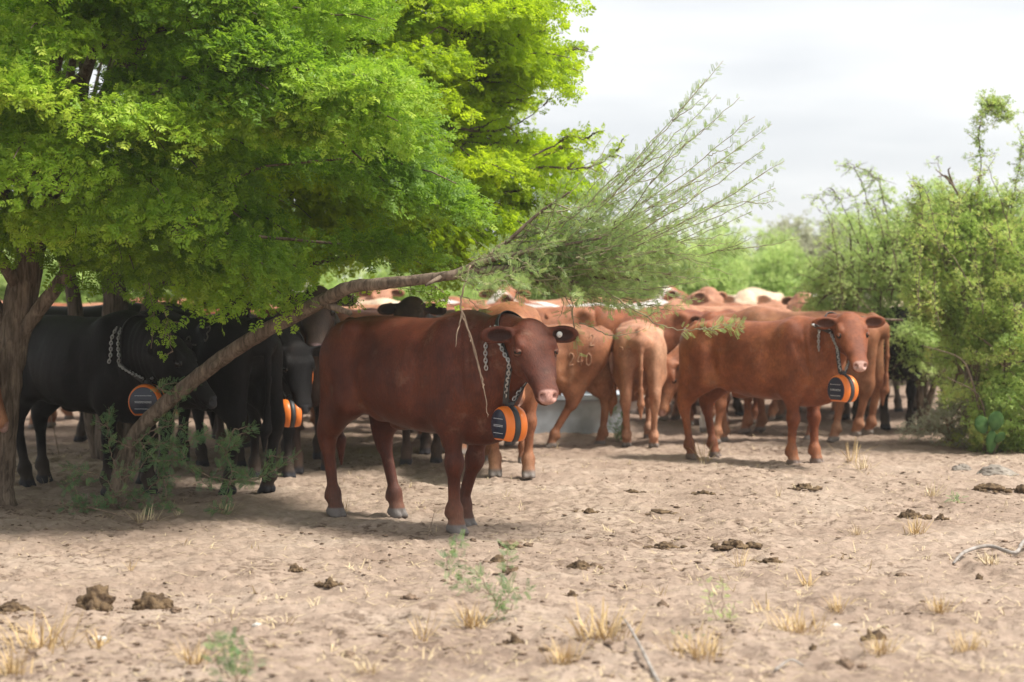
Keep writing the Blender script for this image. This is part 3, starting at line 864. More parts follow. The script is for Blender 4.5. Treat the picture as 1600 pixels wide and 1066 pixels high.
rw = np.random.default_rng(515)
for root_, Yw, x0, x1, ytop, nw, lm in ((b1, 17.6, 1430, 1660, 330, 26, 'leaf_bush'), (b2, 19.7, 1285, 1500, 330, 22, 'leaf_pale')):
    pth = []
    for _ in range(nw):
        xx = rw.uniform(x0, x1); yb = rw.uniform(ytop + 40, ytop + 190); ln = rw.uniform(50, 120); dxx = rw.normal(-8, 22)
        q = pxpath([(xx, yb), (xx + dxx * .4, yb - ln * .5), (xx + dxx, yb - ln), (xx + dxx * 1.5 + rw.normal(0, 6), yb - ln * 1.1)], Yw - rw.uniform(0, .8))
        pth.append(q)
        for _k in range(7):
            i = rw.integers(0, 3); a = q[i].lerp(q[i + 1], rw.random()); v = Vector((rw.normal(0, .07), rw.normal(0, .07), rw.normal(.03, .06))); pth.append([a, a + v * .5, a + v])
    whips(None, None, None, pth, M[lm], M['bark'], B_SMALL, 600 + nw, step=0.028, r0=0.005, per=2, spread=0.03, lsize=.9, root=root_, stem_name='wisps', crown_name='wisp_leaves', tint=.6)
# the low brush at the foot of the bush
make_bush('low_shrub', 'small dry brown green shrub at the foot of the tall bush beside the prickly pear', 'shrub', G(1490, 690), [lobe(1500, 660, 17.9, 50, 32), lobe(1450, 668, 18.2, 28, 14)], 40, 90, 27, M['leaf_grey'], M['twig'], L0=.16, W0=.14, lsize=.8, n_limb=8)

# ---- the line of brush behind the herd: label, px, depth, half width px, top row, leaf, seed
far = [('tall soft green bush right of the feathery wands in the far brush line', 1150, 31, 85, 338, 'leaf_far', 1), ('bright green bush far behind the cream cow', 1085, 29, 75, 372, 'leaf_pale', 2),
       ('greyish half dry bush between green ones in the far brush line', 1262, 33, 62, 350, 'leaf_grey', 3), ('light green bush far behind the white headed cow', 1215, 30, 60, 368, 'leaf_pale', 4),
       ('darker green bush far back under the fan of wands', 1010, 31, 80, 352, 'leaf_far', 5), ('rounded green bush seen through the fan of wands', 935, 30, 70, 375, 'leaf_far', 6),
       ('green bush far back below the right end of the big crown', 860, 29, 70, 385, 'leaf_pale', 7), ('low sunlit bush seen under the crown above the brown cow', 770, 31, 80, 400, 'leaf_pale', 8),
       ('low bush far behind the brown cow\'s rump', 650, 30, 85, 400, 'leaf_pale', 9), ('grey green bush seen below the crown behind the dark heads', 400, 30, 65, 395, 'leaf_grey', 10),
       ('bright bush seen between crown and herd left of the dark heads', 505, 32, 75, 392, 'leaf_pale', 11), ('bush far behind the three dark stems', 290, 29, 80, 390, 'leaf_far', 12),
       ('green bush far behind the grey trunk', 130, 28, 100, 395, 'leaf_pale', 13), ('bush far back at the left edge behind the grey trunk', -20, 29, 90, 380, 'leaf_far', 14),
       ('tall bush behind the pale one near the right edge', 1400, 31, 90, 330, 'leaf_far', 15), ('tall bush far back behind the two leafy spires', 1510, 29, 90, 305, 'leaf_pale', 16), ('tall bush far back at the right edge', 1630, 30, 90, 315, 'leaf_far', 17),
       ('small soft green bush far behind the black back', 1320, 36, 60, 352, 'leaf_far', 18)]
for lab, px, Y, hw, top, lm, sd in far:
    g_ = np.random.default_rng(sd + 300)
    s = Y / F_PX; hh = CAM_H + (HOR - top) * s
    cx = (px - 800) * s; r = hw * s
    lobes = [((cx, Y, hh * .42), (r, r * .8, hh * .42))]
    for _ in range(5):
        lobes.append(((cx + g_.uniform(-.7, .7) * r, Y + g_.uniform(-.4, .4) * r, hh * g_.uniform(.45, .80)), (r * .45, r * .45, hh * g_.uniform(.16, .24))))
    make_bush('background_bush', lab, 'bush', (cx, Y, 0), lobes, 120, 85, sd + 50, M[lm], M['bark'], lb=B_BROAD2, L0=.42, W0=.34, lsize=1.25, n_limb=10, n_stem=3, shell=.65,
              group='bushes in the brush line behind the herd', T0=.07)

# the wood beyond: nobody could count it
g_ = np.random.default_rng(77)
cl = []
for _ in range(420):
    x = g_.uniform(-26, 26); y = g_.uniform(38, 50)
    hgt = 2.3 + 0.7 * vnoise(np.array([x * .35]), np.array([y * .2]), 0, 5)[0] + (y - 38) * .04
    cl.append((x, y, hgt * g_.uniform(.15, 1.0)))
cl = np.array(cl); n = 110
pp = np.repeat(cl, n, 0) + g_.normal(0, 1, (len(cl) * n, 3)) * [.55, .5, .28]
pp[:, 2] = np.abs(pp[:, 2])
me = scatter_mesh('distant_scrub', B_BROAD2, pp, frames(g_.normal(0, 1, pp.shape), np.array([0, 0, 1.]) + g_.normal(0, .6, pp.shape), g_.normal(0, .5, len(pp))),
                  g_.uniform(1.4, 2.4, len(pp)), np.clip(np.repeat(g_.uniform(.2, .8, len(cl)), n) + g_.normal(0, .15, len(pp)), 0, 1))
tag(link('distant_scrub', me, M['leaf_far']), kind='stuff', label='far thorn scrub closing the view behind the herd')

# weeds in the sand, dried tufts, twigs
paths = {}
def weed(label, px, py, pts, seed, mat='leaf_sprout', ls=.6, Y=None):
    b = G(px, py); Yb = b.y
    pth = []
    for q in pts:
        pth.append([P(x, y, Yb + rs.uniform(-.05, .05)) for x, y in q])
    r = whips('green_weed', label, 'weed', pth, M[mat], M['twig'], B_FEATH, seed, step=0.014, r0=0.004, r1=0.0012, per=2, spread=0.02, lsize=ls, loc=tuple(b), tint=.6,
              stem_name='stem', crown_name='leaves')
weed('thin green weed with small leaves straight below the brown cow', 778, 975, [[(778, 972), (775, 945), (765, 920)], [(775, 950), (795, 930), (790, 905)], [(770, 930), (730, 915), (705, 905)], [(775, 940), (740, 890), (705, 865)], [(785, 925), (812, 925), (830, 920)], [(780, 915), (792, 880), (794, 852)], [(705, 905), (698, 885), (702, 862)], [(705, 870), (715, 850), (720, 845)], [(788, 960), (800, 945), (785, 925)]], 31)
weed('feathery green weed low in the foreground below the two dung heaps', 375, 1075, [[(375, 1075), (350, 1020), (342, 990)], [(375, 1070), (365, 1030), (370, 1010)], [(375, 1070), (395, 1040), (410, 1030)], [(360, 1060), (340, 1040), (335, 1000)], [(372, 1064), (385, 1020), (355, 995)]], 32)
weed('tiny green seedling among straw near the bottom right', 1070, 1010, [[(1070, 1010), (1062, 1003), (1058, 998)], [(1070, 1010), (1078, 1002), (1085, 1000)], [(1070, 1010), (1072, 1000), (1070, 995)]], 33, ls=.5)
weed('green sprig in the sand below the grey rocks', 1493, 788, [[(1493, 790), (1490, 780), (1484, 775)], [(1493, 790), (1498, 780), (1502, 776)]], 34, ls=.6)
weed('small green sprout beside the water trough', 968, 690, [[(968, 692), (962, 660), (955, 640)], [(968, 692), (972, 665), (975, 645)], [(966, 690), (958, 670), (950, 665)]], 35, ls=.9)
weed('pale young weed with a bare stalk in the sand at lower right', 1125, 985, [[(1125, 985), (1112, 945), (1100, 900)], [(1125, 985), (1130, 950), (1128, 900)], [(1125, 985), (1140, 970), (1150, 940)]], 36, mat='leaf_pale', ls=.4)

M['straw'] = simple_mat('straw', (0.56, 0.40, 0.19), 0.8, (0.44, 0.31, 0.15), scale=8)
M['straw_pale'] = simple_mat('pale_straw', (0.62, 0.50, 0.31), 0.8, (0.50, 0.38, 0.22), scale=8)
def blades(n, h, spread, rg, w=0.0019, flat=0.12):
    V, Q = [], []
    k = 0
    for i in range(n):
        a = rg.uniform(0, 6.283); r = rg.uniform(0, spread * .45)
        b = np.array([math.cos(a) * r, math.sin(a) * r, -0.01])
        L_ = h * rg.uniform(.35, 1.0); lean = min(1.6, rg.gamma(2.0, .22)) + flat
        aa = a + rg.normal(0, .9); d = np.array([math.cos(aa), math.sin(aa), 0])
        s = np.array([-d[1], d[0], 0]) * w * rg.uniform(.7, 1.4)
        kink = rg.uniform(.5, 1.5)
        pts = [b + d * L_ * lean * t ** kink + np.array([0, 0, L_ * (t - lean * .45 * t * t)]) for t in (0, .35, .7, 1)]
        for j, p in enumerate(pts):
            f = (1, .9, .7, .25)[j]
            V += [p - s * f, p + s * f]
        for j in range(3):
            Q.append((k + 2 * j, k + 2 * j + 1, k + 2 * j + 3, k + 2 * j + 2))
        k += 8
    return np.array(V), np.array(Q)
TUFT = []
for i in range(6):
    v, q = blades([60, 34, 90, 26, 46, 16][i], [.17, .14, .20, .12, .14, .22][i], [.14, .12, .26, .06, .12, .06][i], np.random.default_rng(200 + i))
    TUFT.append(mesh_np('dry_grass_tuft', v * [1.15, 1.15, .85], q, smooth=False))
    TUFT[-1].materials.append(M['straw'] if i % 3 != 1 else M['straw_pale'])
big = [(740, 985, 0, 1.0, 'brush of golden straw below the brown cow'), (940, 1010, 2, 1.15, 'wide golden straw clump left of the bottom centre stick'), (880, 1045, 0, 1.0, 'straw tuft at the bottom edge near the centre'),
       (1262, 918, 3, 1.2, 'short upright stubble tuft in bare sand right of centre'), (1245, 995, 2, .9, 'broad straw clump at lower right beside a white stone'), (1310, 958, 0, .7, 'rounded straw tuft above the white stone'),
       (1195, 960, 3, 1.2, 'narrow upright straw tuft at lower right'), (65, 1010, 2, 1.15, 'tall straw clump at the lower left corner'), (155, 1010, 3, 1.2, 'single orange stalk tuft beside the pale stone at lower left'), (305, 1035, 0, .9, 'low straw tuft by the feathery foreground weed'),
       (1548, 885, 4, .8, 'small yellow tuft under the curved stick'), (1468, 970, 0, .8, 'golden tuft in sand below the curved stick'), (1375, 1030, 0, .9, 'golden tuft next to a dung clod at bottom right'), (1510, 1020, 0, .8, 'golden tuft at the bottom right corner'),
       (228, 812, 4, 1.2, 'curled yellow straw at the foot of the leaning trunk'), (348, 800, 1, 1.2, 'yellow straw sprouting under the trailing green sprouts'), (1090, 1040, 2, .9, 'loose straw clump at the bottom right of centre'), (1155, 890, 5, .8, 'sparse thin stalks in sand right of centre'),
       (1330, 725, 5, 1.4, 'pale dry stalks in front of the calf\'s front hooves'), (1100, 720, 5, 1.5, 'pale dry stalks at the calf\'s hind hooves'), (1350, 735, 1, 1.4, 'pale tuft right of the calf\'s front hooves'), (1455, 780, 1, 1.1, 'pale dry tuft left of the grey rocks'),
       (1430, 835, 0, .9, 'straw tuft beside the dark dung at the right'), (1340, 835, 1, .9, 'pale flattened tuft in the middle of the sand at right'), (205, 900, 5, .5, 'tiny stalks between the two dung heaps'), (660, 1000, 5, 1.0, 'few thin stalks in sand at bottom centre'),
       (575, 1060, 4, .8, 'straw tuft at the bottom edge left of centre'), (540, 800, 5, .7, 'thin stalks beside the brown cow\'s hind hoof'), (20, 1050, 0, 1.0, 'straw at the very corner bottom left'), (1550, 700, 5, 1.6, 'pale forked stalk in front of the prickly pear')]
for i, (px, py, k, s, lab) in enumerate(big):
    g = G(px, py)
    o = link('dry_grass_tuft', TUFT[k], loc=(g.x, g.y, gz(g.x, g.y)), rot=(0, 0, rs.uniform(0, 6.28)), scale=s)
    tag(o, lab, 'grass tuft', 'dry grass tufts in the sand')
# thin stubble and straw litter over the sand
VV, QQ, n0 = [], [], 0
rgS = np.random.default_rng(55)
for _ in range(760):
    y = rgS.uniform(7.2, 20) if rgS.random() < .6 else rgS.uniform(7.2, 11)
    x = rgS.uniform(-.30, .30) * y
    if 0.9 * math.sin(x * 2.1 + 1.3 * math.sin(y * 1.7)) * math.sin(y * 1.3 + x * .8) + (x / y) * 1.6 < -.15: continue
    v, q = blades(rgS.integers(2, 8), rgS.uniform(.03, .10), .08, rgS, w=.0022, flat=rgS.uniform(0, 1.2))
    v = v + [x, y, gz_fast(x, y) + .004]
    VV.append(v); QQ.append(q + n0); n0 += len(v)
tag(link('straw_stubble', mesh_np('straw_stubble', np.concatenate(VV), np.concatenate(QQ), False), M['straw_pale']), kind='stuff', label='thin dry stubble sprinkled over the sand')
VV, QQ, n0 = [], [], 0
for _ in range(5200):
    y = 7 + 14 * rgS.random() ** 1.6; x = rgS.uniform(-.31, .31) * y
    a = rgS.uniform(0, 3.14); l = rgS.uniform(.008, .05); d = np.array([math.cos(a), math.sin(a), rgS.uniform(-.1, .2)]) * l; s = np.array([-math.sin(a), math.cos(a), 0]) * .0018
    p = np.array([x, y, gz_fast(x, y) + .004])
    VV.append(np.array([p - d - s, p - d + s, p + d + s, p + d - s])); QQ.append(np.array([[0, 1, 2, 3]]) + n0); n0 += 4
tag(link('straw_litter', mesh_np('straw_litter', np.concatenate(VV), np.concatenate(QQ), False), M['straw_pale']), kind='stuff', label='bits of dry straw lying on the sand')
# ------------------------------------------------------------------ dung, stones, sticks, prickly pear, trough
def blob(r, seed, sub=3, rough=.35, fr=2.2, flat=1.0):
    import bmesh
    bm = bmesh.new(); bmesh.ops.create_icosphere(bm, subdivisions=sub, radius=1.0)
    v = np.array([p.co[:] for p in bm.verts]); f = np.array([[q.index for q in p.verts] for p in bm.faces]); bm.free()
    n = fbm(v[:, 0] * fr + seed, v[:, 1] * fr, v[:, 2] * fr, 4, seed)
    ridge = 1 - np.abs(vnoise(v[:, 0] * 3.1, v[:, 1] * 3.1 + seed, v[:, 2] * 3.1, seed + 7))
    v = v * (1 + rough * n + rough * .5 * (ridge - .7))[:, None] * np.asarray(r)
    if flat: v[:, 2] = np.where(v[:, 2] < 0, v[:, 2] * .35, v[:, 2])
    return v, f
M['dung'] = simple_mat('dried_dung', (0.055, 0.036, 0.024), 0.9, (0.17, 0.115, 0.065), scale=26, bump=1.0, spec=.15)
M['dung_old'] = simple_mat('old_dung', (0.10, 0.068, 0.047), 0.95, (0.24, 0.17, 0.12), scale=22, bump=1.0, spec=.1)
M['stone'] = simple_mat('pale_stone', (0.60, 0.57, 0.52), 0.85, (0.45, 0.42, 0.37), scale=14, bump=.5, spec=.3)
M['rock'] = simple_mat('grey_rock', (0.17, 0.148, 0.125), 0.92, (0.30, 0.265, 0.225), scale=6, bump=.8, spec=.2)
dl = [(150, 950, 26, 32, 'steep pointed dung heap at lower left', 0), (240, 944, 27, 24, 'lumpy dung heap of round pats right of the pointed one', 0), (22, 945, 36, 14, 'flat dark dung pat at the left edge', 0),
      (275, 952, 14, 5, 'small brown dung flake in front of the lumpy heap', 1), (795, 855, 30, 10, 'low rounded dung mound in front of the brown cow\'s hoof', 1), (778, 882, 16, 11, 'dark dung clod above the thin green weed', 0),
      (800, 900, 14, 9, 'dark dung clod beside the thin green weed', 0), (905, 890, 26, 11, 'crumbly dung pile right of the green weed', 0), (930, 888, 14, 6, 'flat dung flake touching the crumbly pile', 1), (895, 938, 12, 11, 'upright dung clod right of the weed', 0),
      (517, 922, 18, 10, 'dark dung pat in sand left of centre', 0), (460, 895, 14, 8, 'small dung pat below the shade edge', 0), (805, 1018, 13, 12, 'rounded dung ball at bottom centre', 0), (640, 945, 16, 6, 'flat brown dung patch at centre', 1),
      (545, 1022, 18, 7, 'scattered brown dung lumps at bottom left of centre', 1), (920, 800, 14, 6, 'grey dung lump out in the open sand', 0), (1150, 860, 30, 12, 'large crumbly dung pile in the right half', 0), (1205, 880, 26, 8, 'string of dung crumbs right of the large pile', 0),
      (1040, 855, 22, 9, 'dark dung crumbs left of the large pile', 0), (1255, 768, 22, 8, 'dung pile behind the open sand near the calf', 0), (1420, 810, 22, 12, 'tall dung clod in the right half below the grey rocks', 0), (1470, 812, 10, 8, 'small round clod right of the tall clod', 0),
      (1545, 770, 34, 9, 'dark dung spread below the grey rocks', 0), (1595, 768, 16, 10, 'dark clod at the right edge by the rocks', 0), (1365, 1005, 18, 20, 'large rounded dung clod at bottom right', 0), (1320, 1048, 20, 12, 'wide dung pat at the bottom right edge', 1),
      (1270, 1030, 9, 9, 'small dung ball at the bottom right', 0), (1530, 908, 8, 8, 'dark ball of dung under the curved stick', 0), (1410, 900, 16, 5, 'flat brown pat in sand at the right', 1), (1030, 800, 26, 5, 'row of dark crumbs in front of the rear view cow', 0),
      (1100, 775, 14, 6, 'small pat in front of the calf\'s hind hooves', 0), (700, 1050, 8, 5, 'tiny dung crumb at the bottom edge', 0), (1075, 895, 18, 5, 'flat crumbs below the large pile', 1), (1290, 900, 12, 5, 'flat brown crumb right of the stubble tuft', 1),
      (1035, 955, 12, 9, 'dark clod left of the pale young weed', 1), (985, 770, 20, 5, 'dark dung streak on the sand behind the grey lump', 0), (60, 960, 18, 6, 'dark dung crumbs by the tall straw clump', 1)]
for i, (px, py, rx, rz, lab, old) in enumerate(dl):
    g = G(px, py); s = g.y / F_PX
    tall = rz > 16; kk = .95 if tall else .62
    v, f = blob((rx * s * kk, rx * s * .8 * kk, rz * s * .95), 400 + i * 3, 3 if rx < 20 else 4, .42 if not old else .30, 2.4)
    parts_v, parts_f = [v + [0, 0, .004]], [f]
    n0 = len(v)
    for k in range((3 if tall else 12) if rx > 9 else 0):      # lumps of the same pat
        a = rs.uniform(0, 6.28); kz = 1.0 if tall else rs.uniform(.25, .75); rd = 1.0 if tall else rs.uniform(.6, 1.7)
        v2, f2 = blob(np.array([rx * .42, rx * .38, rz * (.5 if tall else .75)]) * s * kz, 700 + i * 5 + k, 2, .4)
        parts_v.append(v2 + [math.cos(a) * rx * s * .85 * rd, math.sin(a) * rx * s * .6 * rd, 0.0]); parts_f.append(f2 + n0); n0 += len(v2)
    me = mesh_np('dung_pile', np.concatenate(parts_v), np.concatenate(parts_f))
    o = link('dung_pile', me, M['dung_old'] if old else M['dung'], loc=(g.x, g.y, gz(g.x, g.y)))
    tag(o, lab, 'dung', 'dung piles on the sand')
for px, py, rx, rz, lab, mt in ((155, 996, 12, 7, 'pale flat stone beside the orange stalk at lower left', 'stone'), (1306, 985, 8, 5, 'small white stone below the rounded straw tuft', 'stone'), (402, 980, 9, 6, 'pale half buried stone in the foreground sand', 'stone'),
                            (1560, 742, 30, 15, 'large weathered grey rock at the right by the bush', 'rock'), (1502, 735, 15, 11, 'smaller pale brown rock left of the large rock', 'rock'), (1383, 985, 7, 4, 'tiny black stone beside the large dung clod', 'dung')):
    g = G(px, py); s = g.y / F_PX
    v, f = blob((rx * s, rx * s * .7, rz * s), int(px), 4, .28, 1.5)
    tag(link('rock' if mt == 'rock' else 'stone', mesh_np('stone', v, f, smooth=mt != 'rock'), M[mt], loc=(g.x, g.y, gz(g.x, g.y))), lab, 'stone', 'stones lying on the sand')
# loose crumbs: dung and clods
VV, FF, n0 = [], [], 0
protos = [blob((1, .8, .55), 900 + k, 1, .35) for k in range(8)]
rgC = np.random.default_rng(66)
for _ in range(20000):
    y = 7.0 + 13 * rgC.random() ** 1.5; x = rgC.uniform(-.31, .31) * y
    dn = math.sin(x * 1.9 + 1.7 * math.sin(y * 1.1)) * math.sin(y * 1.7 + 1.2 * math.sin(x * 1.3)) * .8
    if dn < rgC.uniform(-.3, .9): continue
    r = .004 + .015 * rgC.random() ** 4
    v, f = protos[rgC.integers(8)]
    a = rgC.uniform(0, 6.28); R_ = np.array([[math.cos(a), -math.sin(a), 0], [math.sin(a), math.cos(a), 0], [0, 0, 1]])
    VV.append((v @ R_.T) * r * [rgC.uniform(.8, 1.6), 1, rgC.uniform(.5, 1)] + [x, y, gz_fast(x, y) + r * .1]); FF.append(f + n0); n0 += len(v)
tag(link('dung_crumbs', mesh_np('dung_crumbs', np.concatenate(VV), np.concatenate(FF)), M['dung_old']), kind='stuff', label='brown crumbs trodden over the sand')
# sticks
M['stick'] = simple_mat('weathered_wood', (0.36, 0.33, 0.30), 0.9, (0.22, 0.19, 0.165), scale=25, bump=.6)
def stick(lab, pts, r, mat='stick', nm='dead_stick'):
    pw = []
    for x, y, h in pts:
        g = G(x, y); pw.append(Vector((g.x, g.y, gz(g.x, g.y) + h)))
    o_ = pw[0].copy(); mb = MB(); c = curve([p - o_ for p in pw], 6)
    mb.tube(c, np.interp(np.linspace(0, 1, len(c)), np.linspace(0, 1, len(r)), r), 8, wob=.2, rng=rgC)
    tag(link(nm, mb.mesh(nm), M[mat], loc=tuple(o_)), lab, 'stick', 'dead sticks on the sand')
stick('curved weathered grey stick lying on sand at the right edge', [(1490, 882, .01), (1508, 873, .035), (1545, 868, .045), (1585, 872, .02), (1600, 864, .05), (1625, 850, .07)], [.007, .010, .011, .010, .011, .009])
stick('pale forked stick slanting at the bottom right of centre', [(972, 1003, .07), (985, 1020, .05), (1005, 1045, .03), (1020, 1062, .01), (1030, 1075, .0)], [.003, .005, .006, .007, .006])
stick('thin pale stick near the bottom edge right of centre', [(1212, 1062, .01), (1235, 1050, .025), (1255, 1049, .01)], [.006, .005, .004])
stick('thin straw coloured twig lying across the foreground sand at left', [(365, 998, .01), (420, 992, .015), (450, 1005, .01)], [.002, .003, .002], 'twig')
stick('long thin branch lying in the shade behind the first trunk foot', [(95, 792, .03), (150, 800, .03), (200, 812, .02)], [.008, .007, .004], 'twig')
stick('short bent twig standing up in front of the brown cow\'s front hoof', [(666, 845, .0), (672, 836, .04), (680, 828, .13)], [.002, .003, .0015], 'twig')
# bare seedling stems in front of the black cattle
def bare(lab, px, py, pths):
    b = G(px, py); mb = MB()
    for q in pths:
        pts = curve([P(x, y, b.y) - b for x, y in q], 5); pts[1:-1] += rgC.normal(0, .003, (len(pts) - 2, 3))
        mb.tube(pts, np.linspace(.006, .002, len(pts)), 5)
    tag(link('bare_seedling', mb.mesh('bare_seedling'), M['twig'], loc=tuple(b)), lab, 'seedling', 'bare stems in the shade')
bare('bare reddish forked stem in front of the first black cow', 92, 712, [[(92, 715), (84, 670), (76, 625), (82, 590), (96, 565), (112, 548)], [(92, 568), (105, 566), (120, 558)], [(84, 592), (105, 587), (126, 589)]])
bare('two thin bare stems rising beside the leaning trunk', 268, 700, [[(266, 705), (262, 640), (252, 600), (243, 577)], [(268, 705), (272, 650), (264, 610), (266, 572)]])

# prickly pear
M['pear'] = simple_mat('cactus_green', (0.036, 0.085, 0.026), 0.85, (0.060, 0.115, 0.034), scale=16, bump=.5, spec=.1)
pr = empty('prickly_pear', tuple(G(1549, 712))); tag(pr, 'small prickly pear cactus with a few green pads under the bush at right', 'cactus')
for x, y, w_, h_, rz in ((1549, 690, 12, 22, 0.1), (1534, 664, 15, 18, -.35), (1556, 658, 17, 19, .25), (1562, 684, 9, 13, .8)):
    s = 16.8 / F_PX; v, q = uv_sphere(1.0, 20, 12)
    n_ = 1 + .02 * fbm(v[:, 0] * 3, v[:, 1] * 3, v[:, 2] * 3, 2, int(x))
    v = v * [w_ * s * .80, .014, h_ * s * .82] * n_[:, None] * np.stack([1 - .18 * (v[:, 2] < 0) * -v[:, 2], np.ones(len(v)), np.ones(len(v))], -1)
    cc_, ss_ = math.cos(rz), math.sin(rz)
    v = np.stack([v[:, 0] * cc_ + v[:, 2] * ss_, v[:, 1] + .25 * v[:, 0], -v[:, 0] * ss_ + v[:, 2] * cc_], -1)
    mb = MB(); mb.add(v, q)
    for _ in range(70):
        k = rgC.integers(len(v)); p = v[k]; d = nrm([rgC.normal(0, .5), -1, rgC.normal(0, .5)]) * .022
        mb.tube([p - d * .2, p + d], [.0012, .0004], 3)
    link('pad', mb.mesh('pad'), M['pear'], pr, loc=tuple(P(x, y, 16.8) - Vector(pr.location)))

# water trough
M['trough'] = simple_mat('painted_concrete', (0.50, 0.56, 0.62), 0.85, (0.36, 0.41, 0.46), scale=7, bump=.4)
M['water'] = simple_mat('trough_water', (0.02, 0.03, 0.03), 0.05, spec=.8)
tr_ = empty('water_trough', (.66, 19.75, 0)); tag(tr_, 'low pale blue grey concrete water trough half hidden behind the branded cow', 'water trough')
mb = MB(); Wt, Dt, Ht, th = .95, .80, .36, .08
mb.box((0, -Dt / 2 + th / 2, Ht / 2 - .02), (Wt, th, Ht)); mb.box((0, Dt / 2 - th / 2, Ht / 2 - .02), (Wt, th, Ht))
mb.box((-Wt / 2 + th / 2, 0, Ht / 2 - .022), (th, Dt - 2 * th, Ht - .004)); mb.box((Wt / 2 - th / 2, 0, Ht / 2 - .022), (th, Dt - 2 * th, Ht - .004)); mb.box((0, 0, .04), (Wt - 2 * th, Dt - 2 * th, .08))
o = link('basin', mb.mesh('basin', False), M['trough'], tr_)
mo = o.modifiers.new('bevel', 'BEVEL'); mo.width = .012; mo.segments = 2
mb = MB(); 
for sx_, sy_, w_, d_ in ((0, -Dt / 2 + .045, Wt + .05, .14), (0, Dt / 2 - .045, Wt + .05, .14), (-Wt / 2 + .045, 0, .14, Dt - .14 - .092), (Wt / 2 - .045, 0, .14, Dt - .14 - .092)):
    mb.box((sx_, sy_, Ht + .005), (w_, d_, .05))
link('rim', mb.mesh('rim', False), M['trough'], tr_)
mb = MB(); mb.box((0, 0, Ht - .09), (Wt - 2 * th - .004, Dt - 2 * th - .004, .02)); link('water', mb.mesh('water', False), M['water'], tr_)
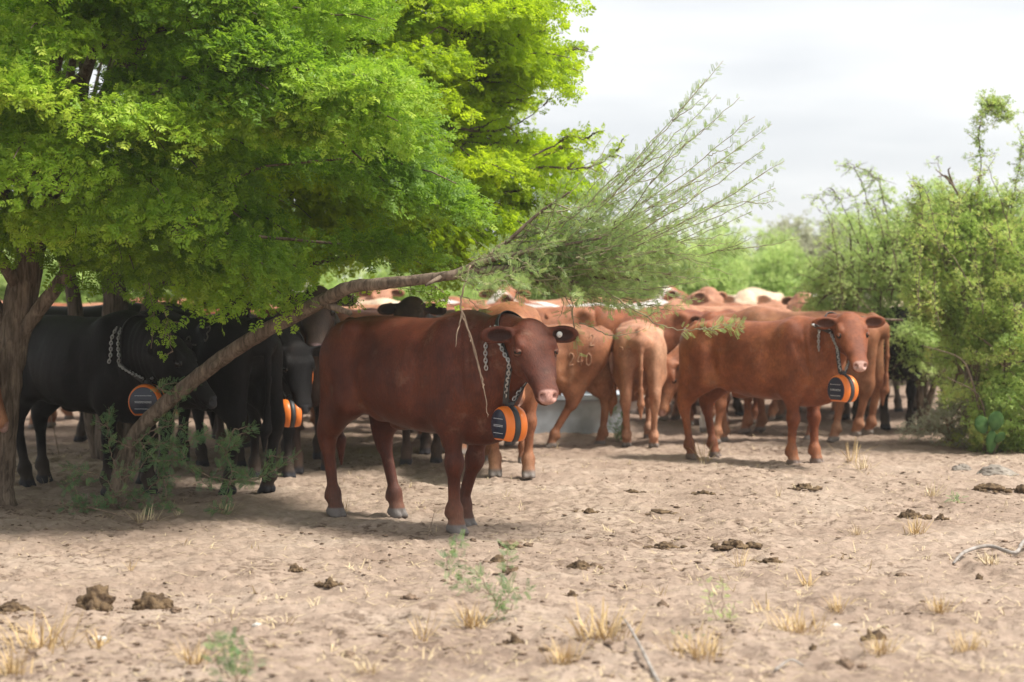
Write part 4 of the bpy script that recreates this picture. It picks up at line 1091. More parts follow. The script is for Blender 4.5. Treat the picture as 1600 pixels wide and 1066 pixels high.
# ------------------------------------------------------------------ cattle: a body grown from a distance field, one continuous surface
class Field:
    def __init__(self, lo, hi, h):
        self.lo = np.asarray(lo, float); self.h = h
        self.n = np.ceil((np.asarray(hi) - self.lo) / h).astype(int) + 1
        self.F = np.full(self.n, 0.5, dtype=np.float32)
        self.ax = [(self.lo[i] + np.arange(self.n[i]) * h).astype(np.float32) for i in range(3)]
    def blk(self, lo, hi, m):
        a = np.clip(np.floor((np.asarray(lo) - m - self.lo) / self.h).astype(int), 0, self.n - 1)
        b = np.clip(np.ceil((np.asarray(hi) + m - self.lo) / self.h).astype(int) + 1, a + 1, self.n)
        s = tuple(slice(a[i], b[i]) for i in range(3))
        X, Y, Z = np.meshgrid(self.ax[0][s[0]], self.ax[1][s[1]], self.ax[2][s[2]], indexing='ij')
        return s, X, Y, Z
    def merge(self, s, f, k, sub=False):
        A = self.F[s]
        if sub:
            f = -f
            h = np.maximum(k - np.abs(A - f), 0) / k
            self.F[s] = np.maximum(A, f) + h * h * k * 0.25
        else:
            h = np.maximum(k - np.abs(A - f), 0) / k
            self.F[s] = np.minimum(A, f) - h * h * k * 0.25
    def cone(self, a, b, ra, rb, k=0.04, sq=1.0, sub=False):
        a = np.asarray(a, float); b = np.asarray(b, float)
        R = max(ra, rb)
        s, X, Y, Z = self.blk(np.minimum(a, b) - R, np.maximum(a, b) + R, k + 2 * self.h)
        d = b - a; L2 = d @ d + 1e-9
        px, py, pz = X - a[0], Y - a[1], Z - a[2]
        t = np.clip((px * d[0] + py * d[1] + pz * d[2]) / L2, 0, 1)
        qx, qy, qz = px - t * d[0], (py - t * d[1]) / sq, pz - t * d[2]
        f = np.sqrt(qx * qx + qy * qy + qz * qz) - (ra + (rb - ra) * t)
        self.merge(s, (f * min(1.0, sq)).astype(np.float32), k, sub)
    def ell(self, c, r, R=None, k=0.04, sub=False):
        c = np.asarray(c, float); r = np.asarray(r, float)
        m = r.max() if R is not None else r
        s, X, Y, Z = self.blk(c - m, c + m, k + 2 * self.h)
        P_ = [X - c[0], Y - c[1], Z - c[2]]
        if R is not None:
            P_ = [sum(P_[j] * R[j][i] for j in range(3)) for i in range(3)]   # R columns are the ellipsoid's axes
        q0 = np.sqrt(sum((P_[i] / r[i]) ** 2 for i in range(3)))
        q1 = np.sqrt(sum((P_[i] / (r[i] ** 2)) ** 2 for i in range(3))) + 1e-9
        self.merge(s, (q0 * (q0 - 1) / q1).astype(np.float32), k, sub)
    def loft(self, O, A, U, S, T, k=0.04, e=2.3, taper=0.0):
        """profile along axis A: T rows (t, top, bottom, half width); U up, S side"""
        T = np.asarray(T, float); O = np.asarray(O, float)
        pts = [O + A * r[0] + U * r[j] + S * r[3] * sg for r in T for j in (1, 2) for sg in (-1, 1)]
        lo, hi = np.min(pts, 0) - 0.05, np.max(pts, 0) + 0.05
        s, X, Y, Z = self.blk(lo, hi, k + 2 * self.h)
        X, Y, Z = X - O[0], Y - O[1], Z - O[2]
        t = X * A[0] + Y * A[1] + Z * A[2]
        u = X * U[0] + Y * U[1] + Z * U[2]
        v = X * S[0] + Y * S[1] + Z * S[2]
        # smooth resample of the profile
        tt = np.linspace(T[0, 0], T[-1, 0], 160)
        def sm(c):
            y = np.interp(tt, T[:, 0], T[:, c])
            kk = np.hanning(17); kk /= kk.sum()
            return np.convolve(np.pad(y, 8, mode='edge'), kk, 'valid')
        tc_ = np.clip(t, T[0, 0], T[-1, 0])
        top, bot, wd = (np.interp(tc_, tt, sm(c)) for c in (1, 2, 3))
        hz = (top - bot) / 2; uc = (top + bot) / 2
        if taper:
            wd = wd * (1 - taper * np.clip((uc - u) / hz, -0.3, 1.0))
        R_ = np.minimum(hz, wd)
        rho = (np.abs((u - uc) / hz) ** e + np.abs(v / wd) ** e) ** (1 / e)
        de = (t - tc_) / R_
        f = (np.sqrt(rho * rho + de * de) - 1) * R_
        self.merge(s, f.astype(np.float32), k)
    def surface(self):
        F = self.F; S = F < 0
        c = S[:-1, :-1, :-1]
        allin = c.copy(); anyin = c.copy()
        for dx in (0, 1):
            for dy in (0, 1):
                for dz in (0, 1):
                    q = S[dx:F.shape[0] - 1 + dx, dy:F.shape[1] - 1 + dy, dz:F.shape[2] - 1 + dz]
                    allin &= q; anyin |= q
        cells = np.argwhere(anyin & ~allin)
        idx = np.full(c.shape, -1, dtype=np.int32)
        idx[tuple(cells.T)] = np.arange(len(cells))
        acc = np.zeros((len(cells), 3)); cnt = np.zeros(len(cells))
        for ax in range(3):
            o1, o2 = [i for i in range(3) if i != ax]
            for a in (0, 1):
                for b in (0, 1):
                    off = np.zeros(3, int); off[o1] = a; off[o2] = b
                    p0 = cells + off; p1 = p0.copy(); p1[:, ax] += 1
                    f0 = F[tuple(p0.T)]; f1 = F[tuple(p1.T)]
                    m = (f0 < 0) != (f1 < 0)
                    t = np.where(m, f0 / np.where(m, f0 - f1, 1), 0)
                    pos = off.astype(float)[None, :].repeat(len(cells), 0)
                    pos[:, ax] += t
                    acc[m] += pos[m]; cnt[m] += 1
        V = self.lo + (cells + acc / cnt[:, None]) * self.h
        quads = []
        for ax in range(3):
            o1, o2 = [(1, 2), (2, 0), (0, 1)][ax]
            sl0 = [slice(None)] * 3; sl1 = [slice(None)] * 3
            sl0[ax] = slice(0, -1); sl1[ax] = slice(1, None)
            A, B = S[tuple(sl0)], S[tuple(sl1)]
            e = np.argwhere(A != B)
            ok = np.ones(len(e), bool)
            for i in (o1, o2):
                ok &= (e[:, i] > 0) & (e[:, i] < F.shape[i] - 1)
            e = e[ok]
            flip = A[tuple(e.T)]
            def at(a, b):
                q = e.copy(); q[:, o1] -= a; q[:, o2] -= b
                return idx[tuple(q.T)]
            Q = np.stack([at(1, 1), at(0, 1), at(0, 0), at(1, 0)], -1)
            Q[~flip] = Q[~flip][:, ::-1]
            quads.append(Q)
        Q = np.concatenate(quads)
        return V, Q[(Q >= 0).all(1)]

def relax(V, Q, it=1, lam=0.5):
    e = np.concatenate([Q[:, [0, 1]], Q[:, [1, 2]], Q[:, [2, 3]], Q[:, [3, 0]]])
    for _ in range(it):
        s = np.zeros_like(V); c = np.zeros(len(V))
        for a, b in ((0, 1), (1, 0)):
            for d in range(3):
                s[:, d] += np.bincount(e[:, a], V[e[:, b], d], len(V))
            c += np.bincount(e[:, a], minlength=len(V))
        V = V + lam * (s / c[:, None] - V)
    return V

def head_frame(poll, yaw, pitch, roll=0.0):
    y, p = math.radians(yaw), math.radians(pitch)
    Fw = np.array([math.cos(y) * math.cos(p), math.sin(y) * math.cos(p), -math.sin(p)])
    S = np.array([-math.sin(y), math.cos(y), 0.0])
    U = np.cross(Fw, S)
    if roll:
        r = math.radians(roll)
        S, U = S * math.cos(r) + U * math.sin(r), U * math.cos(r) - S * math.sin(r)
    return np.asarray(poll, float), Fw, U, S

EYE_T, EYE_S, EYE_U = 0.165, 0.113, -0.032

def build_cow(name, poll=(1.02, 0, 1.28), yaw=0, pitch=50, roll=0, legs=(0, 0, 0, 0), vox=0.012, fat=1.0, belly=0.0,
              hs=1.0, short=1.0, tail=0.0, ears=(0, 0), udder=False):
    """legs: how far forward each foot stands: front left, front right, hind left, hind right"""
    O, Fw, U, S = head_frame(poll, yaw, pitch, roll)
    tip = O + Fw * 0.52 * hs
    lo = np.minimum([-0.98, -0.42 * max(1, fat), 0.0], np.minimum(O, tip) - 0.3)
    hi = np.maximum([0.95, 0.42 * max(1, fat), 1.42], np.maximum(O, tip) + 0.3)
    lo[2] = -0.02
    f = Field(lo, hi, vox)
    X, Y, Z = np.eye(3)
    # trunk: t, top, bottom, half width
    f.loft([0, 0, 0], X, Z, Y, [
        (-0.80, 1.15, 0.98, 0.09), (-0.72, 1.20, 0.86, 0.165), (-0.60, 1.235, 0.78, 0.215), (-0.46, 1.245, 0.70, 0.245 * fat),
        (-0.28, 1.245, 0.615 - belly, 0.270 * fat), (-0.05, 1.235, 0.570 - belly, 0.300 * fat), (0.15, 1.235, 0.555 - belly, 0.300 * fat),
        (0.32, 1.255, 0.560 - belly * 0.5, 0.265 * fat), (0.46, 1.265, 0.585, 0.22), (0.58, 1.22, 0.63, 0.185), (0.70, 1.13, 0.70, 0.13)],
        k=0.05, e=2.25, taper=-0.06)
    for s in (-1, 1):
        # hook and pin bones, thigh, shoulder
        f.ell([-0.44, s * 0.195, 1.165], [0.07, 0.055, 0.055], k=0.07)
        f.ell([-0.775, s * 0.085, 1.075], [0.05, 0.04, 0.05], k=0.06)
        f.ell([-0.58, s * 0.145, 0.96], [0.20, 0.105, 0.24], k=0.07)
        f.ell([0.43, s * 0.150, 0.98], [0.14, 0.085, 0.26], k=0.06)
        f.ell([0.60, s * 0.125, 0.86], [0.10, 0.075, 0.12], k=0.06)
        fl = legs[0 if s > 0 else 1]; hl = legs[2 if s > 0 else 3]
        # hind leg
        hx = -0.60 + hl
        stf = np.array([-0.44 + 0.30 * hl, s * 0.185, 0.74])
        hock = np.array([-0.715 + 0.72 * hl, s * 0.145, 0.475])
        fet = np.array([hx - 0.045, s * 0.135, 0.135])
        f.cone([-0.56, s * 0.14, 0.98], stf, 0.165, 0.100, k=0.06, sq=0.75)
        f.cone([-0.68, s * 0.13, 0.98], hock * 0.5 + np.array([-0.66 + hl * 0.4, s * 0.14, 0.70]) * 0.5, 0.125, 0.082, k=0.06, sq=0.72)
        f.cone(stf, hock + [0.03, 0, 0.05], 0.112, 0.048, k=0.06, sq=0.78)
        f.cone(hock + [-0.02, 0, 0.06], hock + [0.0, 0, -0.04], 0.036, 0.044, k=0.05, sq=0.85)
        f.cone([-0.70 + .4 * hl, s * 0.13, 0.80], hock + [-0.03, 0, 0.04], 0.055, 0.030, k=0.07, sq=0.7)
        f.cone(hock, fet + [0, 0, 0.03], 0.046, 0.036, k=0.04, sq=0.84)
        f.ell(fet, [0.043, 0.041, 0.046], k=0.04)
        f.cone(fet, fet + [0.035, 0, -0.08], 0.040, 0.044, k=0.04)
        f.ell(fet + [-0.042, 0, -0.02], [0.014, 0.030, 0.016], k=0.03)
        hooves = [fet + [0.05, 0, -0.135]]
        # front leg
        elb = np.array([0.44 + 0.05 * fl, s * 0.155, 0.68])
        knee = np.array([0.475 + 0.60 * fl, s * 0.130, 0.405])
        ff = np.array([0.465 + fl, s * 0.120, 0.130])
        f.cone([0.58, s * 0.135, 0.84], elb, 0.105, 0.100, k=0.06, sq=0.75)
        f.cone(elb + [0.02, 0, 0.06], knee + [0, 0, 0.03], 0.100, 0.048, k=0.06, sq=0.78)
        f.ell(knee + [0.006, 0, 0], [0.052, 0.049, 0.066], k=0.04)
        f.cone(knee, ff + [0, 0, 0.03], 0.042, 0.036, k=0.04, sq=0.88)
        f.ell(ff, [0.042, 0.041, 0.045], k=0.04)
        f.cone(ff, ff + [0.028, 0, -0.075], 0.040, 0.044, k=0.04)
        f.ell(ff + [-0.040, 0, -0.018], [0.014, 0.030, 0.016], k=0.03)
        hooves.append(ff + [0.042, 0, -0.130])
        for hc in hooves:
            for c in (-1, 1):
                f.cone(hc + [-0.045, c * 0.026, 0.035], hc + [0.030, c * 0.024, 0.012], 0.030, 0.023, k=0.012, sq=0.85)
                f.cone(hc + [-0.02, c * 0.027, 0.06], hc + [0.01, c * 0.026, 0.0], 0.028, 0.032, k=0.012, sq=0.8)
    # brisket, neck
    f.ell([0.56, 0, 0.70], [0.19, 0.125, 0.155], k=0.08)
    nb = O - Fw * 0.015 * hs - U * 0.085 * hs                     # back of the skull
    thr = O + Fw * 0.075 * hs - U * 0.185 * hs                    # throat
    mid = (np.array([0.60, 0, 1.06]) + nb) / 2 + np.array([0.0, 0, -0.015])
    f.cone([0.44, 0, 1.10], [0.64, 0, 1.04], 0.160, 0.148, k=0.08)
    f.cone([0.50, 0, 1.13], mid + [0, 0, 0.07], 0.115, 0.088, k=0.08)
    f.cone(mid + [0, 0, 0.07], nb + U * 0.01, 0.095, 0.088 * hs, k=0.08)
    f.cone([0.60, 0, 0.98], mid + [0, 0, -0.03], 0.172, 0.114, k=0.08)
    f.cone(mid + [0, 0, -0.03], thr * 0.55 + nb * 0.45, 0.114, 0.098 * hs, k=0.08)
    f.cone([0.66, 0, 0.84], mid * 0.45 + thr * 0.55 + [0, 0, -0.05], 0.150, 0.085, k=0.09)
    f.cone([0.70, 0, 0.66], mid * 0.5 + thr * 0.5 + [0, 0, -0.14], 0.055, 0.03, k=0.07, sq=0.6)
    f.cone(mid * 0.5 + thr * 0.5 + [0, 0, -0.14], thr - [0, 0, 0.02], 0.03, 0.035, k=0.07, sq=0.8)
    f.cone([0.60, 0, 0.64], [0.72, 0, 0.60], 0.075, 0.04, k=0.08, sq=0.6)
    f.cone([0.60, 0, 0.62], [0.45, 0, 0.58], 0.07, 0.06, k=0.08, sq=0.8)
    # head
    def H(t, s_, u): return O + (Fw * t + S * s_ + U * u) * hs
    hv = [(t * hs, a * hs, b * hs, c * hs) for t, a, b, c in [
        (-0.045, -0.03, -0.12, 0.055), (0.0, 0.020, -0.165, 0.108), (0.06, 0.036, -0.200, 0.122), (0.14, 0.036, -0.225, 0.126),
        (0.22, 0.018, -0.205, 0.106), (0.30, 0.003, -0.168, 0.086), (0.38, -0.006, -0.138, 0.070), (0.43, -0.012, -0.130, 0.071),
        (0.472, -0.022, -0.116, 0.066), (0.495, -0.034, -0.092, 0.050)]]
    f.loft(O, Fw, U, S, hv, k=0.035, e=2.5, taper=0.24)
    f.ell(H(0.005, 0, -0.008), np.array([0.058, 0.082, 0.048]) * hs, np.stack([Fw, S, U], 1), k=0.05 * hs)
    HR = np.stack([Fw, S, U], 1)
    f.ell(H(0.452, 0, -0.052), np.array([0.050, 0.066, 0.036]) * hs, HR, k=0.02)
    f.ell(H(0.44, 0, -0.118), np.array([0.055, 0.048, 0.024]) * hs, HR, k=0.02)
    for s in (-1, 1):
        f.ell(H(0.120, s * 0.102, 0.004), np.array([0.045, 0.022, 0.020]) * hs, HR, k=0.03)
        f.ell(H(0.13, s * 0.072, -0.135), np.array([0.095, 0.040, 0.085]) * hs, HR, k=0.04)
        f.cone(H(0.20, s * 0.096, -0.062), H(0.34, s * 0.066, -0.045), 0.016 * hs, 0.014 * hs, k=0.025)
        f.ell(H(0.275, s * 0.078, -0.115), np.array([0.05, 0.016, 0.022]) * hs, HR, k=0.03, sub=True)
        f.ell(H(EYE_T + 0.004, s * (EYE_S + 0.016), EYE_U + 0.004), np.array([0.036, 0.026, 0.024]) * hs, HR, k=0.02, sub=True)
        f.ell(H(EYE_T - 0.004, s * (EYE_S + 0.008), EYE_U + 0.020), np.array([0.034, 0.014, 0.010]) * hs, HR, k=0.015)
        f.ell(H(EYE_T + 0.004, s * (EYE_S + 0.002), EYE_U - 0.026), np.array([0.032, 0.014, 0.009]) * hs, HR, k=0.015)
        # nostril and mouth
        f.ell(H(0.497, s * 0.037, -0.044), np.array([0.026, 0.015, 0.015]) * hs, HR, k=0.012, sub=True)
        f.cone(H(0.37, s * 0.070, -0.100), H(0.50, s * 0.030, -0.100), 0.007, 0.008, k=0.008, sub=True)
        # ear
        dn = ears[0 if s > 0 else 1]
        d = nrm(S * s - Fw * 0.10 + np.array([0, 0, -0.10 - dn]))
        n = nrm(Fw * 0.75 + U * 0.55 - d * ((Fw * 0.75 + U * 0.55) @ d))
        b = np.cross(n, d)
        eb = H(0.020, s * 0.078, -0.035)
        ER = np.stack([d, b, n], 1)
        f.cone(eb - d * 0.02, eb + d * 0.045, 0.030 * hs, 0.034 * hs, k=0.03)
        f.ell(eb + d * 0.118 * hs, np.array([0.095, 0.054, 0.021]) * hs, ER, k=0.025)
        f.ell(eb + d * 0.170 * hs, np.array([0.050, 0.034, 0.013]) * hs, ER, k=0.03)
        f.ell(eb + d * 0.115 * hs + n * 0.020 * hs, np.array([0.072, 0.036, 0.017]) * hs, ER, k=0.012, sub=True)
    # tail
    tp = [(-0.72, 0, 1.19), (-0.80, 0, 1.15), (-0.868, tail * 0.2, 1.00), (-0.872, tail * 0.6, 0.80), (-0.86, tail, 0.60)]
    tr = [0.045, 0.036, 0.024, 0.020, 0.018]
    for i in range(4):
        f.cone(tp[i], tp[i + 1], tr[i], tr[i + 1], k=0.025)
    f.cone(tp[4], (-0.86, tail * 1.1, 0.46), 0.022, 0.036, k=0.03)
    f.cone((-0.83, tail * 1.1, 0.46), (-0.825, tail * 1.2, 0.31), 0.036, 0.010, k=0.03)
    if udder:
        f.ell([-0.36, 0, 0.64], [0.12, 0.10, 0.09], k=0.06)
        for a in (-0.40, -0.31):
            for s in (-1, 1):
                f.cone([a, s * 0.045, 0.60], [a, s * 0.05, 0.53], 0.018, 0.012, k=0.02)
    else:
        f.ell([-0.20, 0, 0.585 - belly], [0.10, 0.03, 0.03], k=0.05)
    for s in (-1, 1):
        f.cone([0.27, s * 0.315, 1.08], [0.29, s * 0.315 * fat, 0.70], 0.035, 0.030, k=0.07, sub=True)
        f.cone([-0.37, s * 0.305 * fat, 0.98], [-0.33, s * 0.29 * fat, 0.74], 0.035, 0.030, k=0.07, sub=True)
        f.cone([0.55, s * 0.235, 1.05], [0.66, s * 0.22, 0.82], 0.02, 0.02, k=0.06, sub=True)
    # flank hollow and a soft fold in front of the stifle
    for s in (-1, 1):
        f.ell([-0.30, s * 0.305 * fat, 1.09], [0.12, 0.05, 0.08], k=0.09, sub=True)
        f.cone([-0.40, s * 0.15, 0.78], [-0.24, s * 0.13, 0.66], 0.07, 0.03, k=0.07)
    # flat soles
    zz = -f.ax[2][None, None, :]
    f.F = np.maximum(f.F, zz + 0 * f.F)
    V, Q = f.surface()
    V = relax(V, Q, 1, 0.45)
    # slow lumpiness of muscle, hide and ribs
    rib = np.exp(-((V[:, 2] - 0.92) / 0.22) ** 2) * np.clip((V[:, 0] + 0.35) / 0.1, 0, 1) * np.clip((0.38 - V[:, 0]) / 0.1, 0, 1)
    nv = vnoise(V[:, 0] * 7, V[:, 1] * 7, V[:, 2] * 5, 3)
    side = np.sign(V[:, 1])
    V[:, 1] += side * rib * (0.0005 * np.sin((V[:, 0] - 0.25 * V[:, 2]) * 2 * math.pi / 0.085) + 0.004 * nv)
    # folds of loose skin on the neck, running down
    nk = np.clip((V[:, 0] - 0.52) / 0.08, 0, 1) * np.clip((O[0] * 0.9 - V[:, 0] + 0.05) / 0.1, 0, 1) * np.clip((V[:, 2] - 0.62) / 0.1, 0, 1)
    hd = np.linalg.norm((V - O - Fw * 0.1), axis=1)
    nk *= np.clip((hd - 0.22) / 0.06, 0, 1)
    fold = np.sin((V[:, 0] + 0.15 * V[:, 2] + 0.02 * nv) * 2 * math.pi / 0.055)
    V[:, 1] += np.sign(V[:, 1] - 0.0) * nk * 0.0020 * fold
    # pigment masks
    rel = (V - O) / hs
    t, sd, u = rel @ Fw, rel @ S, rel @ U
    mz = np.clip((t - 0.470 + 0.34 * (u + 0.045)) / 0.012, 0, 1) * (hd < 0.6) * np.clip((u + 0.088) / 0.012, 0, 1) * np.clip((0.060 - np.abs(sd)) / 0.010, 0, 1) * (u < 0.06)
    face = np.clip((t + 0.06) / 0.05, 0, 1) * (np.abs(sd) < 0.105) * (u > -0.26) * (u < 0.1) * (t < 0.56)
    hoof = np.clip((0.062 - V[:, 2]) / 0.008, 0, 1)
    ear = np.zeros(len(V))
    for s in (-1, 1):
        dn = ears[0 if s > 0 else 1]
        d = nrm(S * s - Fw * 0.10 + np.array([0, 0, -0.10 - dn]))
        n = nrm(Fw * 0.75 + U * 0.55 - d * ((Fw * 0.75 + U * 0.55) @ d))
        b = np.cross(n, d)
        r3 = (V - H(0.020, s * 0.078, -0.035)) / hs
        a_, b_, c_ = r3 @ d, r3 @ b, r3 @ n
        e = ((a_ - 0.115) / 0.075) ** 2 + (b_ / 0.038) ** 2
        ear = np.maximum(ear, np.clip((1.05 - e) / 0.3, 0, 1) * (c_ > -0.006) * (c_ < 0.05))
    if short != 1.0: V[:, 0] = np.where(V[:, 0] < 0.25, 0.25 + (V[:, 0] - 0.25) * short, V[:, 0])
    me = mesh_np(name, V, Q[:, ::-1])
    at = me.attributes.new('mask', 'FLOAT_COLOR', 'POINT')
    at.data.foreach_set('color', np.stack([mz, hoof, ear, face], -1).astype(np.float32).ravel())
    info = dict(O=O, F=Fw, U=U, S=S, hs=hs, mid=mid, nb=nb, thr=thr, ears=ears)
    return me, info

def hide_mat(name, base, dark, light, muzzle=(0.42, 0.24, 0.2), hoofc=(0.20, 0.17, 0.15), face=None, earc=None, spec=0.28, dust=0.35, patch=None):
    m, t = nodes(name)
    L_ = t.links.new
    o = N(t, 'ShaderNodeOutputMaterial'); b = N(t, 'ShaderNodeBsdfPrincipled')
    tc_ = N(t, 'ShaderNodeTexCoord')
    at = N(t, 'ShaderNodeAttribute', attribute_name='mask')
    sp = N(t, 'ShaderNodeSeparateColor')
    L_(at.outputs['Color'], sp.inputs['Color'])
    n1 = N(t, 'ShaderNodeTexNoise', Scale=2.6, Detail=5.0, Roughness=0.55)
    L_(tc_.outputs['Object'], n1.inputs['Vector'])
    r1 = ramp(t, [(0.30, dark), (0.50, base), (0.72, light)])
    L_(n1.outputs['Fac'], r1.inputs['Fac'])
    mp_ = N(t, 'ShaderNodeMapping'); mp_.inputs['Scale'].default_value = (28, 60, 9)
    mp_.inputs['Rotation'].default_value = (0, 0.35, 0)
    L_(tc_.outputs['Object'], mp_.inputs['Vector'])
    n2 = N(t, 'ShaderNodeTexNoise', Scale=3.0, Detail=4.0, Roughness=0.7)
    L_(mp_.outputs['Vector'], n2.inputs['Vector'])
    r2 = ramp(t, [(0.28, (0.66, 0.66, 0.66)), (0.72, (1.28, 1.28, 1.28))])
    L_(n2.outputs['Fac'], r2.inputs['Fac'])
    c = mixc(t, 1.0, r1.outputs['Color'], r2.outputs['Color'], 'MULTIPLY')
    nb_ = N(t, 'ShaderNodeTexNoise', Scale=9.0, Detail=6.0, Roughness=0.65)
    L_(tc_.outputs['Object'], nb_.inputs['Vector'])
    rb_ = ramp(t, [(0.35, (0.74, 0.72, 0.70)), (0.65, (1.20, 1.22, 1.24))]); L_(nb_.outputs['Fac'], rb_.inputs['Fac'])
    c = mixc(t, 1.0, c, rb_.outputs['Color'], 'MULTIPLY')
    nd_ = N(t, 'ShaderNodeTexNoise', Scale=5.5, Detail=8.0, Roughness=0.8)
    L_(tc_.outputs['Object'], nd_.inputs['Vector'])
    rd_ = ramp(t, [(0.56, (0, 0, 0)), (0.72, (1, 1, 1))]); L_(nd_.outputs['Fac'], rd_.inputs['Fac'])
    md_ = N(t, 'ShaderNodeMath', operation='MULTIPLY'); L_(rd_.outputs['Color'], md_.inputs[0]); md_.inputs[1].default_value = dust
    c = mixc(t, md_.outputs[0], c, (0.30, 0.20, 0.14))
    if patch is not None:
        n3 = N(t, 'ShaderNodeTexNoise', Scale=1.6, Detail=2.0)
        L_(tc_.outputs['Object'], n3.inputs['Vector'])
        r3 = ramp(t, [(0.50, (0, 0, 0)), (0.53, (1, 1, 1))])
        L_(n3.outputs['Fac'], r3.inputs['Fac'])
        c = mixc(t, r3.outputs['Color'], c, patch)
    # dust of the pen on the lower legs
    sx = N(t, 'ShaderNodeSeparateXYZ'); L_(tc_.outputs['Object'], sx.inputs['Vector'])
    ma = N(t, 'ShaderNodeMapRange'); ma.inputs['From Min'].default_value = 0.05; ma.inputs['From Max'].default_value = 0.30
    ma.inputs['To Min'].default_value = 0.28; ma.inputs['To Max'].default_value = 0.0
    L_(sx.outputs['Z'], ma.inputs['Value'])
    mm = N(t, 'ShaderNodeMath', operation='MULTIPLY'); L_(ma.outputs['Result'], mm.inputs[0]); L_(n1.outputs['Fac'], mm.inputs[1])
    c = mixc(t, mm.outputs[0], c, (0.36, 0.26, 0.19))
    if face is not None:
        c = mixc(t, at.outputs['Alpha'], c, face)
    c = mixc(t, sp.outputs['Blue'], c, earc or tuple(x * 0.30 for x in base))
    nm = N(t, 'ShaderNodeTexNoise', Scale=90.0, Detail=2.0)
    L_(tc_.outputs['Object'], nm.inputs['Vector'])
    rm = ramp(t, [(0.3, tuple(x * 0.70 for x in muzzle)), (0.7, muzzle)]); L_(nm.outputs['Fac'], rm.inputs['Fac'])
    c = mixc(t, sp.outputs['Red'], c, rm.outputs['Color'])
    c = mixc(t, sp.outputs['Green'], c, hoofc)
    L_(c, b.inputs['Base Color'])
    rr = N(t, 'ShaderNodeMapRange'); rr.inputs['To Min'].default_value = 0.58; rr.inputs['To Max'].default_value = 0.38
    L_(sp.outputs['Red'], rr.inputs['Value']); L_(rr.outputs['Result'], b.inputs['Roughness'])
    b.inputs['Sheen Weight'].default_value = 0.0
    b.inputs['Sheen Roughness'].default_value = 0.5
    b.inputs['Specular IOR Level'].default_value = spec
    bp = N(t, 'ShaderNodeBump', Strength=0.6, Distance=0.007)
    L_(n2.outputs['Fac'], bp.inputs['Height']); L_(bp.outputs['Normal'], b.inputs['Normal'])
    L_(b.outputs['BSDF'], o.inputs['Surface'])
    return m

EYE_ME = None
def eye_mesh():
    global EYE_ME
    if EYE_ME is None:
        v, q = uv_sphere(0.0275)
        EYE_ME = mesh_np('eye', v, q)
        EYE_ME.materials.append(simple_mat('eye_dark', (0.010, 0.006, 0.004), 0.16, spec=0.45))
    return EYE_ME

LID = {}
def lid_mesh(cut):
    if cut not in LID:
        v, q = uv_sphere(0.0290, 18, 12)
        n = 18
        me = mesh_np('eyelid', v, q[(v[q][:, :, 2].mean(1) > cut * 0.03)])
        me.materials.append(M_LID)
        LID[cut] = me
    return LID[cut]
M_LID = simple_mat('lid_skin', (0.075, 0.028, 0.016), 0.75, (0.17, 0.075, 0.045), scale=50)
M_LID_BLACK = simple_mat('lid_skin_black', (0.012, 0.011, 0.012), 0.6)

def add_eyes(o, info, squint=False, black=False):
    for s in (-1, 1):
        p = info['O'] + (info['F'] * EYE_T + info['S'] * s * (EYE_S - 0.006) + info['U'] * (EYE_U + 0.006)) * info['hs']
        e = link('eye', eye_mesh(), parent=o, loc=tuple(p))
        e.scale = (info['hs'],) * 3
        upv = Vector(nrm(info['U'] * 0.9 - info['F'] * 0.55 + np.array([0, 0, .5]) + info['S'] * s * .15))
        for sg, cut in ((1, 0.20 if squint else 0.40), (-1, 0.34 if squint else 0.70)):
            l = link('eyelid', lid_mesh(cut), parent=o, loc=tuple(p))
            l.rotation_mode = 'QUATERNION'; l.rotation_quaternion = (upv * sg).to_track_quat('Z', 'Y')
            l.scale = (info['hs'],) * 3
            l.material_slots[0].link = 'OBJECT'; l.material_slots[0].material = M_LID_BLACK if black else M_LID
